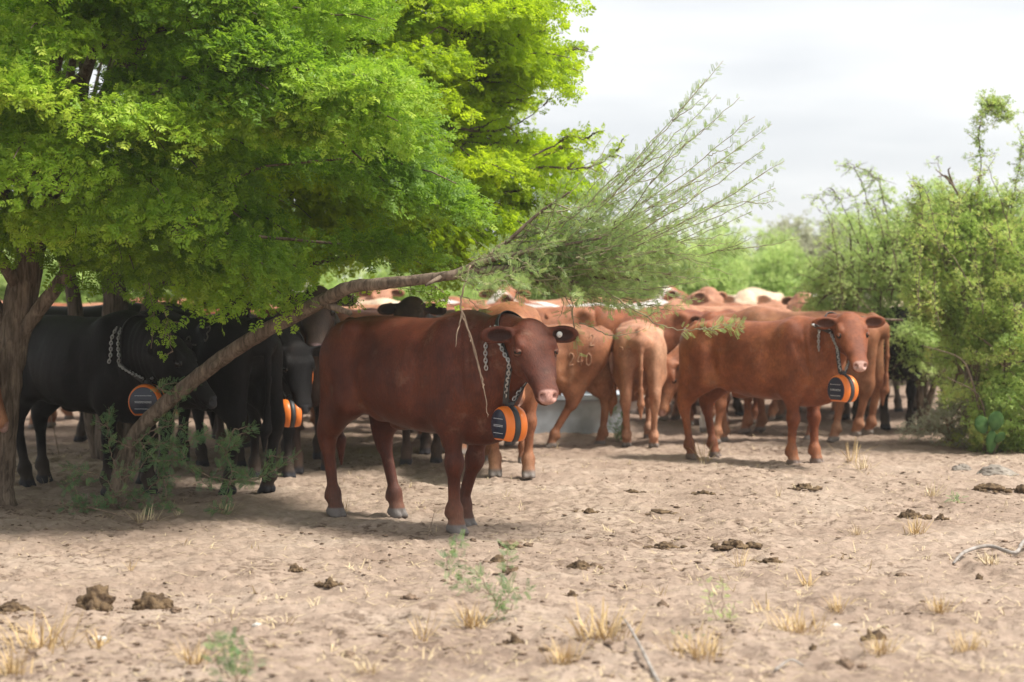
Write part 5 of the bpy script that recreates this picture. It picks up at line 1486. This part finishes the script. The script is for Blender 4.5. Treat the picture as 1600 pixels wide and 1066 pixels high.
# ------------------------------------------------------------------ the herd
HM = {
 'darkred': hide_mat('dark_red_hide', (0.088, 0.020, 0.0090), (0.055, 0.012, 0.006), (0.140, 0.038, 0.016), muzzle=(0.50, 0.27, 0.22), hoofc=(0.17, 0.15, 0.138)),
 'red': hide_mat('red_hide', (0.215, 0.062, 0.023), (0.140, 0.036, 0.014), (0.340, 0.120, 0.045), muzzle=(0.55, 0.33, 0.27), hoofc=(0.16, 0.12, 0.10)),
 'orange': hide_mat('orange_hide', (0.290, 0.116, 0.054), (0.205, 0.070, 0.032), (0.430, 0.215, 0.115), muzzle=(0.5, 0.3, 0.25)),
 'tan': hide_mat('tan_hide', (0.40, 0.185, 0.105), (0.30, 0.125, 0.068), (0.52, 0.29, 0.18), muzzle=(0.5, 0.34, 0.28)),
 'cream': hide_mat('cream_hide', (0.62, 0.46, 0.32), (0.52, 0.36, 0.24), (0.72, 0.60, 0.46), muzzle=(0.6, 0.45, 0.38), earc=(0.45, 0.25, 0.15)),
 'white': hide_mat('white_hide', (0.46, 0.43, 0.40), (0.33, 0.31, 0.295), (0.58, 0.55, 0.52), muzzle=(0.6, 0.42, 0.38)),
 'whiteface': hide_mat('red_white_face', (0.27, 0.095, 0.04), (0.2, 0.065, 0.03), (0.37, 0.15, 0.07), muzzle=(0.6, 0.42, 0.36), face=(0.72, 0.68, 0.62)),
 'paint': hide_mat('red_white_patched', (0.27, 0.095, 0.04), (0.2, 0.065, 0.03), (0.37, 0.15, 0.07), muzzle=(0.6, 0.42, 0.36), face=(0.70, 0.62, 0.55), patch=(0.68, 0.64, 0.6)),
 'black': hide_mat('black_hide', (0.0085, 0.0078, 0.0085), (0.005, 0.0045, 0.005), (0.014, 0.012, 0.012), spec=.12, dust=.04, muzzle=(0.045, 0.045, 0.05), hoofc=(0.03, 0.03, 0.035), earc=(0.012, 0.01, 0.01)),
 'brownblack': hide_mat('brown_black_hide', (0.048, 0.026, 0.019), (0.022, 0.015, 0.013), (0.085, 0.045, 0.030), muzzle=(0.34, 0.22, 0.22), hoofc=(0.05, 0.045, 0.05), earc=(0.02, 0.012, 0.01)),
 'grey': hide_mat('grey_brown_hide', (0.20, 0.155, 0.115), (0.13, 0.095, 0.07), (0.30, 0.25, 0.20), muzzle=(0.1, 0.08, 0.08), hoofc=(0.05, 0.05, 0.05)),
}
MESH = {}
def proto(key, **kw):
    me, info = build_cow('cow_body', **kw)
    bv = BVHTree.FromPolygons([v.co[:] for v in me.vertices], [tuple(p.vertices) for p in me.polygons])
    MESH[key] = (me, info, bv)

proto('main', poll=(1.02, -0.03, 1.195), yaw=-24, pitch=46, short=.95, legs=(-0.20, 0.0, 0.20, -0.08), vox=0.0085, hs=0.96)
proto('calf', poll=(1.00, -0.14, 1.275), yaw=-47, pitch=44, roll=2, short=.88, legs=(0.06, -0.03, 0.02, -0.06), vox=0.009, hs=1.04, ears=(-.05, -.05), fat=.93)
proto('black1', poll=(1.06, -0.06, 1.08), yaw=24, pitch=48, legs=(0.08, -0.06, -0.1, 0.08), vox=0.012, fat=1.04)
proto('black2', poll=(1.04, 0.05, 1.10), yaw=15, pitch=50, legs=(-0.05, 0.08, 0.02, -0.07), vox=0.012, fat=1.04)
proto('low', poll=(0.98, 0.0, 1.06), yaw=0, pitch=68, legs=(0.05, -0.05, 0.08, -0.08), vox=0.014)
proto('alert', poll=(0.98, 0.0, 1.38), yaw=-6, pitch=50, legs=(-0.06, 0.05, -0.05, 0.1), vox=0.014, ears=(.1, .1))
proto('stride', poll=(1.02, 0.1, 1.16), yaw=30, pitch=52, legs=(0.10, -0.12, 0.40, -0.12), vox=0.013, tail=.03, udder=True)
proto('rear', poll=(1.06, 0.05, 1.05), yaw=8, pitch=60, legs=(0.05, -0.04, 0.03, -0.04), vox=0.012, udder=True)
proto('drink', poll=(1.12, 0.08, 0.82), yaw=38, pitch=72, legs=(0.12, -0.06, -0.08, 0.06), vox=0.013)
proto('stand', poll=(1.08, 0.0, 1.20), yaw=10, pitch=48, legs=(0.05, -0.06, -0.08, 0.08), vox=0.020)
proto('graze', poll=(1.12, 0.03, 0.80), yaw=-10, pitch=65, legs=(0.1, -0.06, 0.05, -0.08), vox=0.022)
proto('turned', poll=(0.95, -0.25, 1.22), yaw=-70, pitch=45, legs=(-0.05, 0.05, 0.08, -0.05), vox=0.020)

COWS = {}
def cow(key, px_or_x, Y, head, hide, label, scale=1.0, group='cattle crowded behind the front row', eyes=True, z=0.0, xw=False):
    me, info, bv = MESH[key]
    x = px_or_x if xw else (px_or_x - 800) / F_PX * Y
    m2 = me
    o = link('cow', me)
    if not me.materials: me.materials.append(HM[hide])
    o.material_slots[0].link = 'OBJECT'
    o.material_slots[0].material = HM[hide]
    o.location = (x, Y, gz(x, Y) * .5 + z - .004); o.rotation_euler = (0, 0, math.radians(head)); o.scale = (scale,) * 3
    tag(o, label, 'cow', group)
    if eyes: add_eyes(o, info, key == 'main', 'lack' in hide)
    return o, info, bv

M['orange'] = simple_mat('orange_plastic', (0.80, 0.20, 0.025), 0.42, (0.70, 0.17, 0.02), scale=6)
M['blackpl'] = simple_mat('black_plastic', (0.022, 0.024, 0.028), 0.5, (0.035, 0.037, 0.04), scale=30)
M['panel'] = simple_mat('solar_cells', (0.018, 0.024, 0.045), 0.22, (0.028, 0.036, 0.06), scale=5, spec=.35)
M['lines'] = simple_mat('cell_lines', (0.50, 0.52, 0.55), 0.5)
M['chain'] = simple_mat('galvanised_chain', (0.55, 0.55, 0.54), 0.35, (0.35, 0.34, 0.33), metal=.85, scale=40)
M['strap'] = simple_mat('rubber_strap', (0.018, 0.018, 0.018), 0.6, (0.03, 0.03, 0.03), scale=50)

def link_chain(mb, pts, size=.030, wire=.0042):
    """interlocked oval links along a path"""
    c = np.asarray(pts, float); L_ = np.linalg.norm(np.diff(c, axis=0), axis=1); s = np.concatenate([[0], np.cumsum(L_)])
    n = max(2, int(s[-1] / (size * .68)))
    for i in range(n):
        u = (i + .5) / n * s[-1]
        p = np.array([np.interp(u, s, c[:, k]) for k in range(3)]); p2 = np.array([np.interp(min(u + .01, s[-1]), s, c[:, k]) for k in range(3)]); p1 = np.array([np.interp(max(u - .01, 0), s, c[:, k]) for k in range(3)])
        d = nrm(p2 - p1); a = nrm(np.cross(d, [0.3, 0.2, 1.0] if abs(d[2]) < .9 else [1, .2, 0])); b = np.cross(d, a)
        if i % 2: a, b = b, -a
        th = np.linspace(0, 2 * math.pi, 13)[:-1]
        ring = [p + d * math.cos(t) * size * .5 + a * math.sin(t) * size * .30 for t in th]
        ring.append(ring[0])
        mb.tube(ring, wire, 5, cap=False)

def collar(cw, label, t=0.62, drop=0.13, yaw_off=0.0, hoff=(0, 0, 0), at=None, face=None, chain=True, size=.115, group='cattle collars'):
    o, info, bv = cw
    bpy.context.view_layer.update()
    M4 = Matrix.Translation(o.location) @ Matrix.Rotation(o.rotation_euler.z, 4, 'Z') @ Matrix.Scale(o.scale[0], 4)
    sh = np.array([0.60, 0, 1.02]); nb = info['nb'] * .75 + info['thr'] * .25
    ax = nrm(nb - sh); c0 = sh + (nb - sh) * t
    pn = nrm(ax * .8 + np.array([0, 0, .25]))          # plane normal of the loop: top end sits further up the neck
    side = nrm(np.cross([0, 0, 1], ax)); up = nrm(np.cross(pn, side)); up = up if up[2] > 0 else -up
    W_ = lambda p: M4 @ Vector(p)
    pts, low = [], None
    for k in range(24):
        a = 2 * math.pi * k / 24
        d = Vector(up * math.cos(a) + side * math.sin(a))
        hit = bv.ray_cast(Vector(c0) + d * .6, -d, .6)
        p = np.array(hit[0] if hit[0] is not None else Vector(c0) + d * .16) + np.array(d) * .007
        pts.append(p)
    low = pts[12].copy()
    hang = low + np.array([0, 0, -drop]) + np.array(hoff)
    if at is not None: hang = np.array((M4.inverted() @ Vector(at))[:])
    loop = [pts[(15 + i) % 24] for i in range(19)]    # over the neck, from one low side to the other
    while len(loop) > 8 and loop[0][2] < hang[2] + .10: loop.pop(0)
    while len(loop) > 8 and loop[-1][2] < hang[2] + .10: loop.pop()
    loop = [hang + side * -0.03] + [loop[0] * .5 + hang * .5 + side * -.02] + loop + [loop[-1] * .5 + hang * .5 + side * .02] + [hang + side * .03]
    # make sure the side order is consistent
    if (loop[2] - c0) @ side > 0:
        loop[0], loop[-1] = hang + side * .03, hang - side * .03
        loop[1] = loop[2] * .5 + hang * .5; loop[-2] = loop[-3] * .5 + hang * .5
    root_loc = W_(hang)
    r = empty('tracking_collar', tuple(root_loc)); tag(r, label, 'collar', group)
    off = -root_loc
    cw_ = curve([W_(p) + off for p in loop], 3)
    # strap as a flat band
    cen = np.array(W_(c0) + off)
    d = np.gradient(cw_, axis=0); d /= np.linalg.norm(d, axis=1)[:, None]
    outw = cw_ - cen; outw -= d * (outw * d).sum(1)[:, None]; outw /= np.linalg.norm(outw, axis=1)[:, None]
    wd = np.cross(d, outw)
    hw, ht = .017, .003
    V = np.stack([cw_ - wd * hw - outw * ht, cw_ + wd * hw - outw * ht, cw_ + wd * hw + outw * ht, cw_ - wd * hw + outw * ht], 1).reshape(-1, 3)
    n = len(cw_); i, j = np.meshgrid(np.arange(n - 1), np.arange(4), indexing='ij')
    Q = np.stack([i * 4 + j, i * 4 + (j + 1) % 4, (i + 1) * 4 + (j + 1) % 4, (i + 1) * 4 + j], -1).reshape(-1, 4)
    link('strap', mesh_np('strap', V, Q, False), M['strap'], r)
    if chain:
        for sgn in (-1, 1):
            mb = MB()
            seg = [p for p in loop[2:-2] if (p - c0) @ side * sgn > 0.02 and p[2] < pts[0][2] - .05]
            seg = sorted(seg, key=lambda p: -p[2])
            if len(seg) > 2:
                cc_ = [W_(p + (p - c0) / np.linalg.norm(p - c0) * .012) + off for p in seg] + [W_(hang + [0, 0, .02] + side * sgn * .03) + off]
                link_chain(mb, curve(cc_, 4))
                # spare tail of chain hanging straight
                p0 = seg[0] + (seg[0] - c0) / np.linalg.norm(seg[0] - c0) * .02 - ax * .035
                tail = []
                for q in np.linspace(0, .24, 7):
                    pp_ = p0 + [0, 0, -q]; dd = nrm(side * sgn)
                    h2 = bv.ray_cast(Vector(pp_ + dd * .3), Vector(-dd), .4)
                    tail.append(W_((np.array(h2[0]) + dd * .014) if h2[0] is not None else pp_) + off)
                link('chain', mb.mesh('chain'), M['chain'], r)
                mb = MB(); link_chain(mb, tail)
                link('chain_end', mb.mesh('chain_end'), M['chain'], r)
    # puck
    ang = o.rotation_euler.z + math.atan2(side[1], side[0]) + yaw_off
    if face is not None: ang = math.radians(face)
    A = np.array([math.cos(ang), math.sin(ang), 0]); Fv = np.array([-A[1], A[0], 0]); Zv = np.array([0, 0, 1.0])
    cz = np.array([0, 0, -size - .012])
    def outline(sc, n=40):
        q = []
        for k in range(n):
            a = 2 * math.pi * k / n + math.pi / 2
            x, z_ = math.cos(a) * .98, math.sin(a)
            if z_ < -.80: z_ = -.80 - (z_ + .80) * .08
            q.append((x * sc * size, z_ * sc * size))
        return np.array(q)
    def lathe(levels, name, mat, caps=(True, True)):
        V, n = [], 40
        for a, sc in levels:
            q = outline(sc); V.append(cz + a * A + q[:, :1] * Fv + q[:, 1:] * Zv)
        V = np.concatenate(V); m_ = len(levels)
        i, j = np.meshgrid(np.arange(m_ - 1), np.arange(n), indexing='ij')
        Q = np.stack([i * n + j, i * n + (j + 1) % n, (i + 1) * n + (j + 1) % n, (i + 1) * n + j], -1).reshape(-1, 4)
        mb = MB(); t_ = []
        V = np.concatenate([V, V[:n].mean(0)[None], V[(m_ - 1) * n:m_ * n].mean(0)[None]])
        jj = np.arange(n); T = np.concatenate([np.stack([np.full(n, m_ * n), (jj + 1) % n, jj], -1), np.stack([np.full(n, m_ * n + 1), (m_ - 1) * n + jj, (m_ - 1) * n + (jj + 1) % n], -1)])
        mb.add(V, Q, T); return link(name, mb.mesh(name), mat, r)
    h = size / .115
    lathe([(-.019 * h, .97), (-.017 * h, 1.012), (.017 * h, 1.012), (.019 * h, .97)], 'centre_band', M['blackpl'])
    for sgn in (-1, 1):
        lathe([(sgn * .0185 * h, .98), (sgn * .022 * h, 1.0), (sgn * .040 * h, .995), (sgn * .058 * h, .955), (sgn * .068 * h, .90), (sgn * .070 * h, .84)], 'shell', M['orange'])
        p_ = lathe([(sgn * .069 * h, .845), (sgn * .0735 * h, .835), (sgn * .0745 * h, .815)], 'solar_panel', M['panel'])
        p_.data.materials.append(M['lines'])
        mb = MB()
        for zz in (.42, .02, -.06, -.45):
            mb.box(cz + A * sgn * .0752 * h + Zv * zz * size * .9, (1, 1, 1), None)
        mb.v = []
        for zz in (.42, .04, -.04, -.45):
            wv = .50 * size; tz = .0016
            c_ = cz + A * sgn * .0755 * h + Zv * zz * size * .85
            mb.v.append(np.array([c_ + sx * Fv * wv + sz * Zv * tz + sa * A * .0006 for sx in (-1, 1) for sz in (-1, 1) for sa in (-1, 1)]))
        link('cell_line', mb.mesh('cell_line', False), M['lines'], p_)
    mb = MB(); R3 = np.stack([A, Fv, Zv], 1)
    mb.box((0, 0, -.004), (.05, .03, .030), R3); mb.tube([A * -.022 + [0, 0, .006], Zv * .022, A * .022 + [0, 0, .006]], .004, 6)
    link('bracket', mb.mesh('bracket'), M['blackpl'], r)
    return r

STROKES = {'0': [[(.5, 1), (.15, .8), (.1, .5), (.15, .2), (.5, 0), (.85, .2), (.9, .5), (.85, .8), (.5, 1)]], '2': [[(.1, .75), (.3, .98), (.7, .95), (.85, .7), (.5, .35), (.1, .02), (.9, .05)]],
           '4': [[(.65, 0), (.65, 1), (.05, .35), (.95, .35)]], '3': [[(.15, .9), (.6, 1), (.85, .75), (.45, .52), (.85, .3), (.6, 0), (.1, .1)]], '-': [[(.1, .5), (.9, .5)]], '7': [[(.1, .95), (.9, .95), (.35, 0)]],
           '6': [[(.8, .95), (.3, .75), (.1, .3), (.4, 0), (.85, .2), (.7, .5), (.2, .4)]]}
M['brand'] = simple_mat('brand_scar', (0.46, 0.27, 0.17), 0.85, (0.26, 0.11, 0.06), scale=45)
M['brand_dark'] = simple_mat('brand_scar_grey', (0.16, 0.145, 0.125), 0.85, (0.07, 0.06, 0.05), scale=60)
def brand(cw, text, cx, cz, size, side, mat, slant=0.0, d0=None):
    o, info, bv = cw
    mb = MB()
    for k, ch in enumerate(text):
        for st in STROKES.get(ch, []):
            pts = []
            for u, v in curve([(a, b, 0) for a, b in st], 6)[:, :2]:
                uu = (k * 1.15 + u * .8 - len(text) * .575) * size * .62; vv = (v - .5) * size
                x = cx - side * uu * (1 if True else -1); z = cz + vv + slant * uu
                if d0 is None: org = Vector((x, side * .6, z)); d = Vector((0, -side, 0))
                else: org = Vector((-1.3, cx - uu, z)); d = Vector((1, 0, 0))
                h = bv.ray_cast(org, d, 1.0)
                if h[0] is not None: pts.append(np.array(h[0]) + np.array(h[1]) * -.0025)
            if len(pts) > 3:
                mb.tube(pts, .0065 * size / .11, 5)
    if mb.n: link('brand_mark', mb.mesh('brand_mark'), mat, o)

def ear_tag(cw, s, mat, r=.016):
    o, info, bv = cw
    dn = info['ears'][0 if s > 0 else 1]; S, Fw, U = info['S'], info['F'], info['U']
    d = nrm(S * s - Fw * 0.10 + np.array([0, 0, -0.10 - dn])); n = nrm(Fw * 0.75 + U * 0.55 - d * ((Fw * 0.75 + U * 0.55) @ d))
    p = info['O'] + (Fw * .020 + S * s * .078 - U * .035 + d * .10 + n * .006) * info['hs']
    mb = MB(); mb.tube([p, p + n * .004, p + n * .010], [r, r, r * .7], 12); mb.tube([p + n * .009, p + n * .014], [.005, .004], 8)
    link('ear_tag', mb.mesh('ear_tag'), mat, o)
M['tag_white'] = simple_mat('white_tag', (0.72, 0.72, 0.70), .4); M['tag_yellow'] = simple_mat('yellow_tag', (0.75, 0.5, 0.05), .4)

# --- front row
A1 = cow('main', -0.585, 12.10, -48, 'darkred', 'dark red brown cow with squinting eyes standing in front, face to the camera', 1.055, None, xw=True)
ear_tag(A1, 1, M['tag_white'], .018)
collar(A1, 'orange and black collar box on chain under the neck of the front dark red cow', t=.80, at=P(796, 631, 11.36), face=208)
A2 = cow('calf', 2.06, 16.30, -38, 'red', 'lighter red calf standing alone at right with lifted head looking at the camera', .97, None, xw=True)
collar(A2, 'orange and black collar box under the chin of the red calf at right', t=.80, size=.122, at=P(1317, 583, 15.5), face=212)
B1 = cow('black1', -3.10, 14.0, -42, 'black', 'black cow nearest the grey trunk, side on in deep shade with a round collar box', 1.03, None, xw=True)
collar(B1, 'round collar box facing the camera on the leftmost black cow beside the leaning trunk', t=.22, size=.122, at=P(230, 597, 13.2), face=-100)
B2 = cow('black2', -2.36, 14.22, 135, 'black', 'black cow with numbers branded on its rump seen from behind the leaning trunk', 1.03, None, xw=True)
brand(B2, '3', -.52, 1.12, .10, 1, M['brand_dark']); brand(B2, '2-', -.33, 1.04, .11, 1, M['brand_dark']); brand(B2, '6', -.52, .86, .10, 1, M['brand_dark'])
# --- second row
g2 = 'cattle standing in the shade behind the front row'
C6 = cow('low', -2.09, 15.25, -60, 'black', 'black cow lowering its face between the branded black cow and the brown rump', .97, g2, xw=True)
ear_tag(C6, -1, M['orange'], .014)
collar(C6, 'striped collar box hanging below the black cow with lowered face', t=.7, at=P(452, 621, 14.35), chain=False, face=203)
C7 = cow('alert', -1.69, 15.9, -80, 'brownblack', 'tall dark brown cow with raised head and pinkish muzzle behind the leaning branch', 1.05, g2, xw=True)
collar(C7, 'collar box of the tall dark brown cow, mostly hidden by the brown rump', t=.4, at=P(470, 560, 15.0), chain=False, face=205)
cow('alert', -2.62, 18.0, -80, 'brownblack', 'dark head with both ears out between the black rump and the hanging leaves', 1.0, g2, xw=True)
cow('alert', -.70, 16.5, -97, 'brownblack', 'dark brown cow, forehead and ears showing over the back of the front cow', .985, g2, xw=True)
E = cow('low', -0.02, 15.40, -88, 'orange', 'orange brown cow facing the camera right behind the head of the front dark red cow', 1.06, g2, xw=True)
Fc = cow('stride', .16, 17.85, 184, 'orange', 'orange brown cow branded 240 on its hip walking left beside the water trough', .92, g2, xw=True)
brand(Fc, '240', -.50, .90, .12, 1, M['brand']); brand(Fc, '2', -.62, 1.09, .11, 1, M['brand'])
Gc = cow('rear', 1.20, 18.25, 88, 'tan', 'pinkish tan cow seen straight from behind with its tail hanging', .91, g2, xw=True)
Hc = cow('drink', 2.42, 18.3, 196, 'orange', 'brown cow lowering its head to the ground between the rear view cow and the calf', .93, g2, xw=True)
brand(Gc, '27', .15, .98, .10, 1, M['brand'], d0=1)
W = cow('low', 2.05, 20.0, -88, 'paint', 'cow with one white front leg standing behind the calf, collar box under its neck', .87, g2, xw=True)
collar(W, 'collar box seen under the belly of the calf', t=.45, drop=.10, chain=False, size=.12)
cow('rear', 2.90, 19.30, 158, 'orange', 'light brown cow with its haunch showing right of the calf\'s head', 1.0, g2, xw=True)
cow('low', 3.98, 20.45, -86, 'black', 'black cow with shining legs facing the camera at the edge of the pale bush', 1.0, g2, xw=True)
cow('low', 3.92, 21.9, -98, 'brownblack', 'brown faced cow peering out beside the black one at the pale bush', 1.12, g2, xw=True)
X17 = cow('alert', 4.72, 22.1, -85, 'grey', 'grey brown cow half hidden behind the pale bush wearing a collar box', .97, g2, xw=True)
collar(X17, 'collar box of the grey brown cow behind the pale bush', t=.3, drop=.1, chain=False)
cow('stand', 5.35, 22.4, -95, 'grey', 'grey brown cow behind the tall bush, only its legs in view', .97, g2, xw=True)
cow('turned', 0.33, 20.9, 186, 'whiteface', 'red cow with a white blaze turning its head above the branded cow', 1.02, g2, xw=True)
cow('stand', -3.0, 16.7, 100, 'black', 'black cow with a high back standing between the dark stems and the dark head', 1.05, g2, xw=True)
cow('low', -4.43, 12.72, 2, 'orange', 'orange brown cow at the left edge whose muzzle shows in front of the grey trunk', .95, g2, xw=True)
cow('stand', -4.05, 17.6, 5, 'black', 'black cow with grey sheened back between the grey trunk and dark stems', 1.06, g2, xw=True)

# --- the far crowd: pose, px, depth, heading, hide, scale, label
g3 = 'far cattle crowded at the back of the herd'
far_c = [('stand', 20, 20.5, 170, 'orange', 1.05, 'red back at the left edge above the black cow'), ('stand', 215, 21.3, 5, 'orange', 1.05, 'orange red back seen between the dark stems'), ('turned', 320, 22.5, 175, 'orange', 1.06, 'orange red back left of the dark head with ears'),
         ('graze', 130, 23.5, 20, 'red', 1.03, 'red back glimpsed through the gap beside the grey trunk'), ('stand', 575, 19.8, 0, 'orange', 1.0, 'smooth orange back directly over the brown cow\'s rump'), ('stand', 655, 22.2, 140, 'cream', 1.05, 'pale cream back over the middle of the brown cow'),
         ('alert', 560, 25.0, -70, 'tan', 1.06, 'pale tan cow farthest behind the leaning branch'), ('stand', 705, 19.3, 150, 'red', 1.0, 'brownish red cow right behind the front cow\'s withers'), ('stand', 760, 21.2, 160, 'white', 1.04, 'greyish white back to the left of the orange cow\'s hump'),
         ('alert', 800, 23.4, -95, 'orange', 1.05, 'orange back behind the greyish white one'), ('alert', 900, 21.9, -112, 'paint', 1.02, 'red and white faced cow looking out under the hanging wands'), ('graze', 975, 22.6, 15, 'white', 1.03, 'white back under the drooping wands'),
         ('stand', 1000, 20.9, 178, 'red', 1.0, 'long red back over the rear view cow'), ('stand', 1075, 22.6, 2, 'orange', 1.02, 'long orange back left of the calf\'s rump'), ('alert', 1015, 24.4, -60, 'tan', 1.03, 'dusty tan head and back at the rear under the drooping twig'),
         ('turned', 1100, 25.0, 15, 'tan', 1.04, 'dusty tan cow with head turned behind the long orange back'), ('graze', 1120, 21.2, 182, 'tan', 1.02, 'pale pinkish back just above the calf\'s rump'), ('alert', 1130, 27.5, -120, 'paint', 1.04, 'red and white patched head at the very back'),
         ('stand', 1185, 25.5, 222, 'cream', 1.14, 'cream coloured cow standing highest at the back right'), ('alert', 1250, 23.2, -62, 'white', .98, 'white head at the back right end of the herd'), ('stand', 1215, 22.4, 2, 'black', 1.0, 'black back under the cream cow'),
         ('stand', 1225, 21.0, 180, 'red', .97, 'red back directly over the calf\'s back'), ('alert', 1320, 22.6, -130, 'tan', 1.0, 'tan cow behind the calf\'s ears'), ('graze', 1160, 23.8, 0, 'tan', 1.02, 'tan back between the cream cow and the long orange back'),
         ('stand', 1430, 25.5, 178, 'cream', 1.04, 'cream back showing through the pale bush'), ('turned', 840, 25.5, 10, 'tan', 1.05, 'tan back at the rear above the front cow\'s head'), ('stand', 455, 21.5, 170, 'red', 1.0, 'red cow in shade behind the tall dark brown one'),
         ('stand', 585, 18.2, 172, 'red', 1.02, 'dark red back just behind the front cow\'s rump'), ('low', 740, 17.6, -75, 'orange', 1.0, 'orange brown cow just left of the hump behind the front cow\'s neck'), ('turned', 860, 21.6, 165, 'red', 1.0, 'red cow between the hump and the white blazed one'), ('stand', 620, 20.9, 10, 'orange', 1.04, 'orange back second behind the front cow\'s rump'),
         ('stand', 500, 23.0, 12, 'orange', 1.05, 'orange back behind the leaning branch where it bends'), ('stand', 60, 18.9, 185, 'black', 1.03, 'black back just behind the leftmost black cow'), ('graze', 760, 27.0, 178, 'orange', 1.05, 'orange back at the far rear over the greyish white one'), ('stand', 940, 27.2, 0, 'orange', 1.04, 'orange back at the far rear beneath the fan of wands')]
for key, px, Y, hd, hide, sc, lab in far_c:
    cow(key, px, Y, hd + [0, 24, -28, 14, -38, 33, -12, 40][int(px) // 5 % 8], hide, lab, sc, g3, eyes=False)

# ------------------------------------------------------------------ dusty air over the pen
def build_haze():
    mb = MB(); mb.box((0, 26, 4.0), (72, 84, 11.0))
    o = link('haze', mb.mesh('haze', False))
    m, t = nodes('dusty_air')
    u = N(t, 'ShaderNodeOutputMaterial'); v = N(t, 'ShaderNodeVolumePrincipled')
    v.inputs['Color'].default_value = (0.97, 0.95, 0.91, 1)
    v.inputs['Density'].default_value = 0.0010
    v.inputs['Anisotropy'].default_value = 0.2
    t.links.new(v.outputs['Volume'], u.inputs['Volume'])
    o.data.materials.append(m)
    tag(o, kind='stuff')
build_haze()
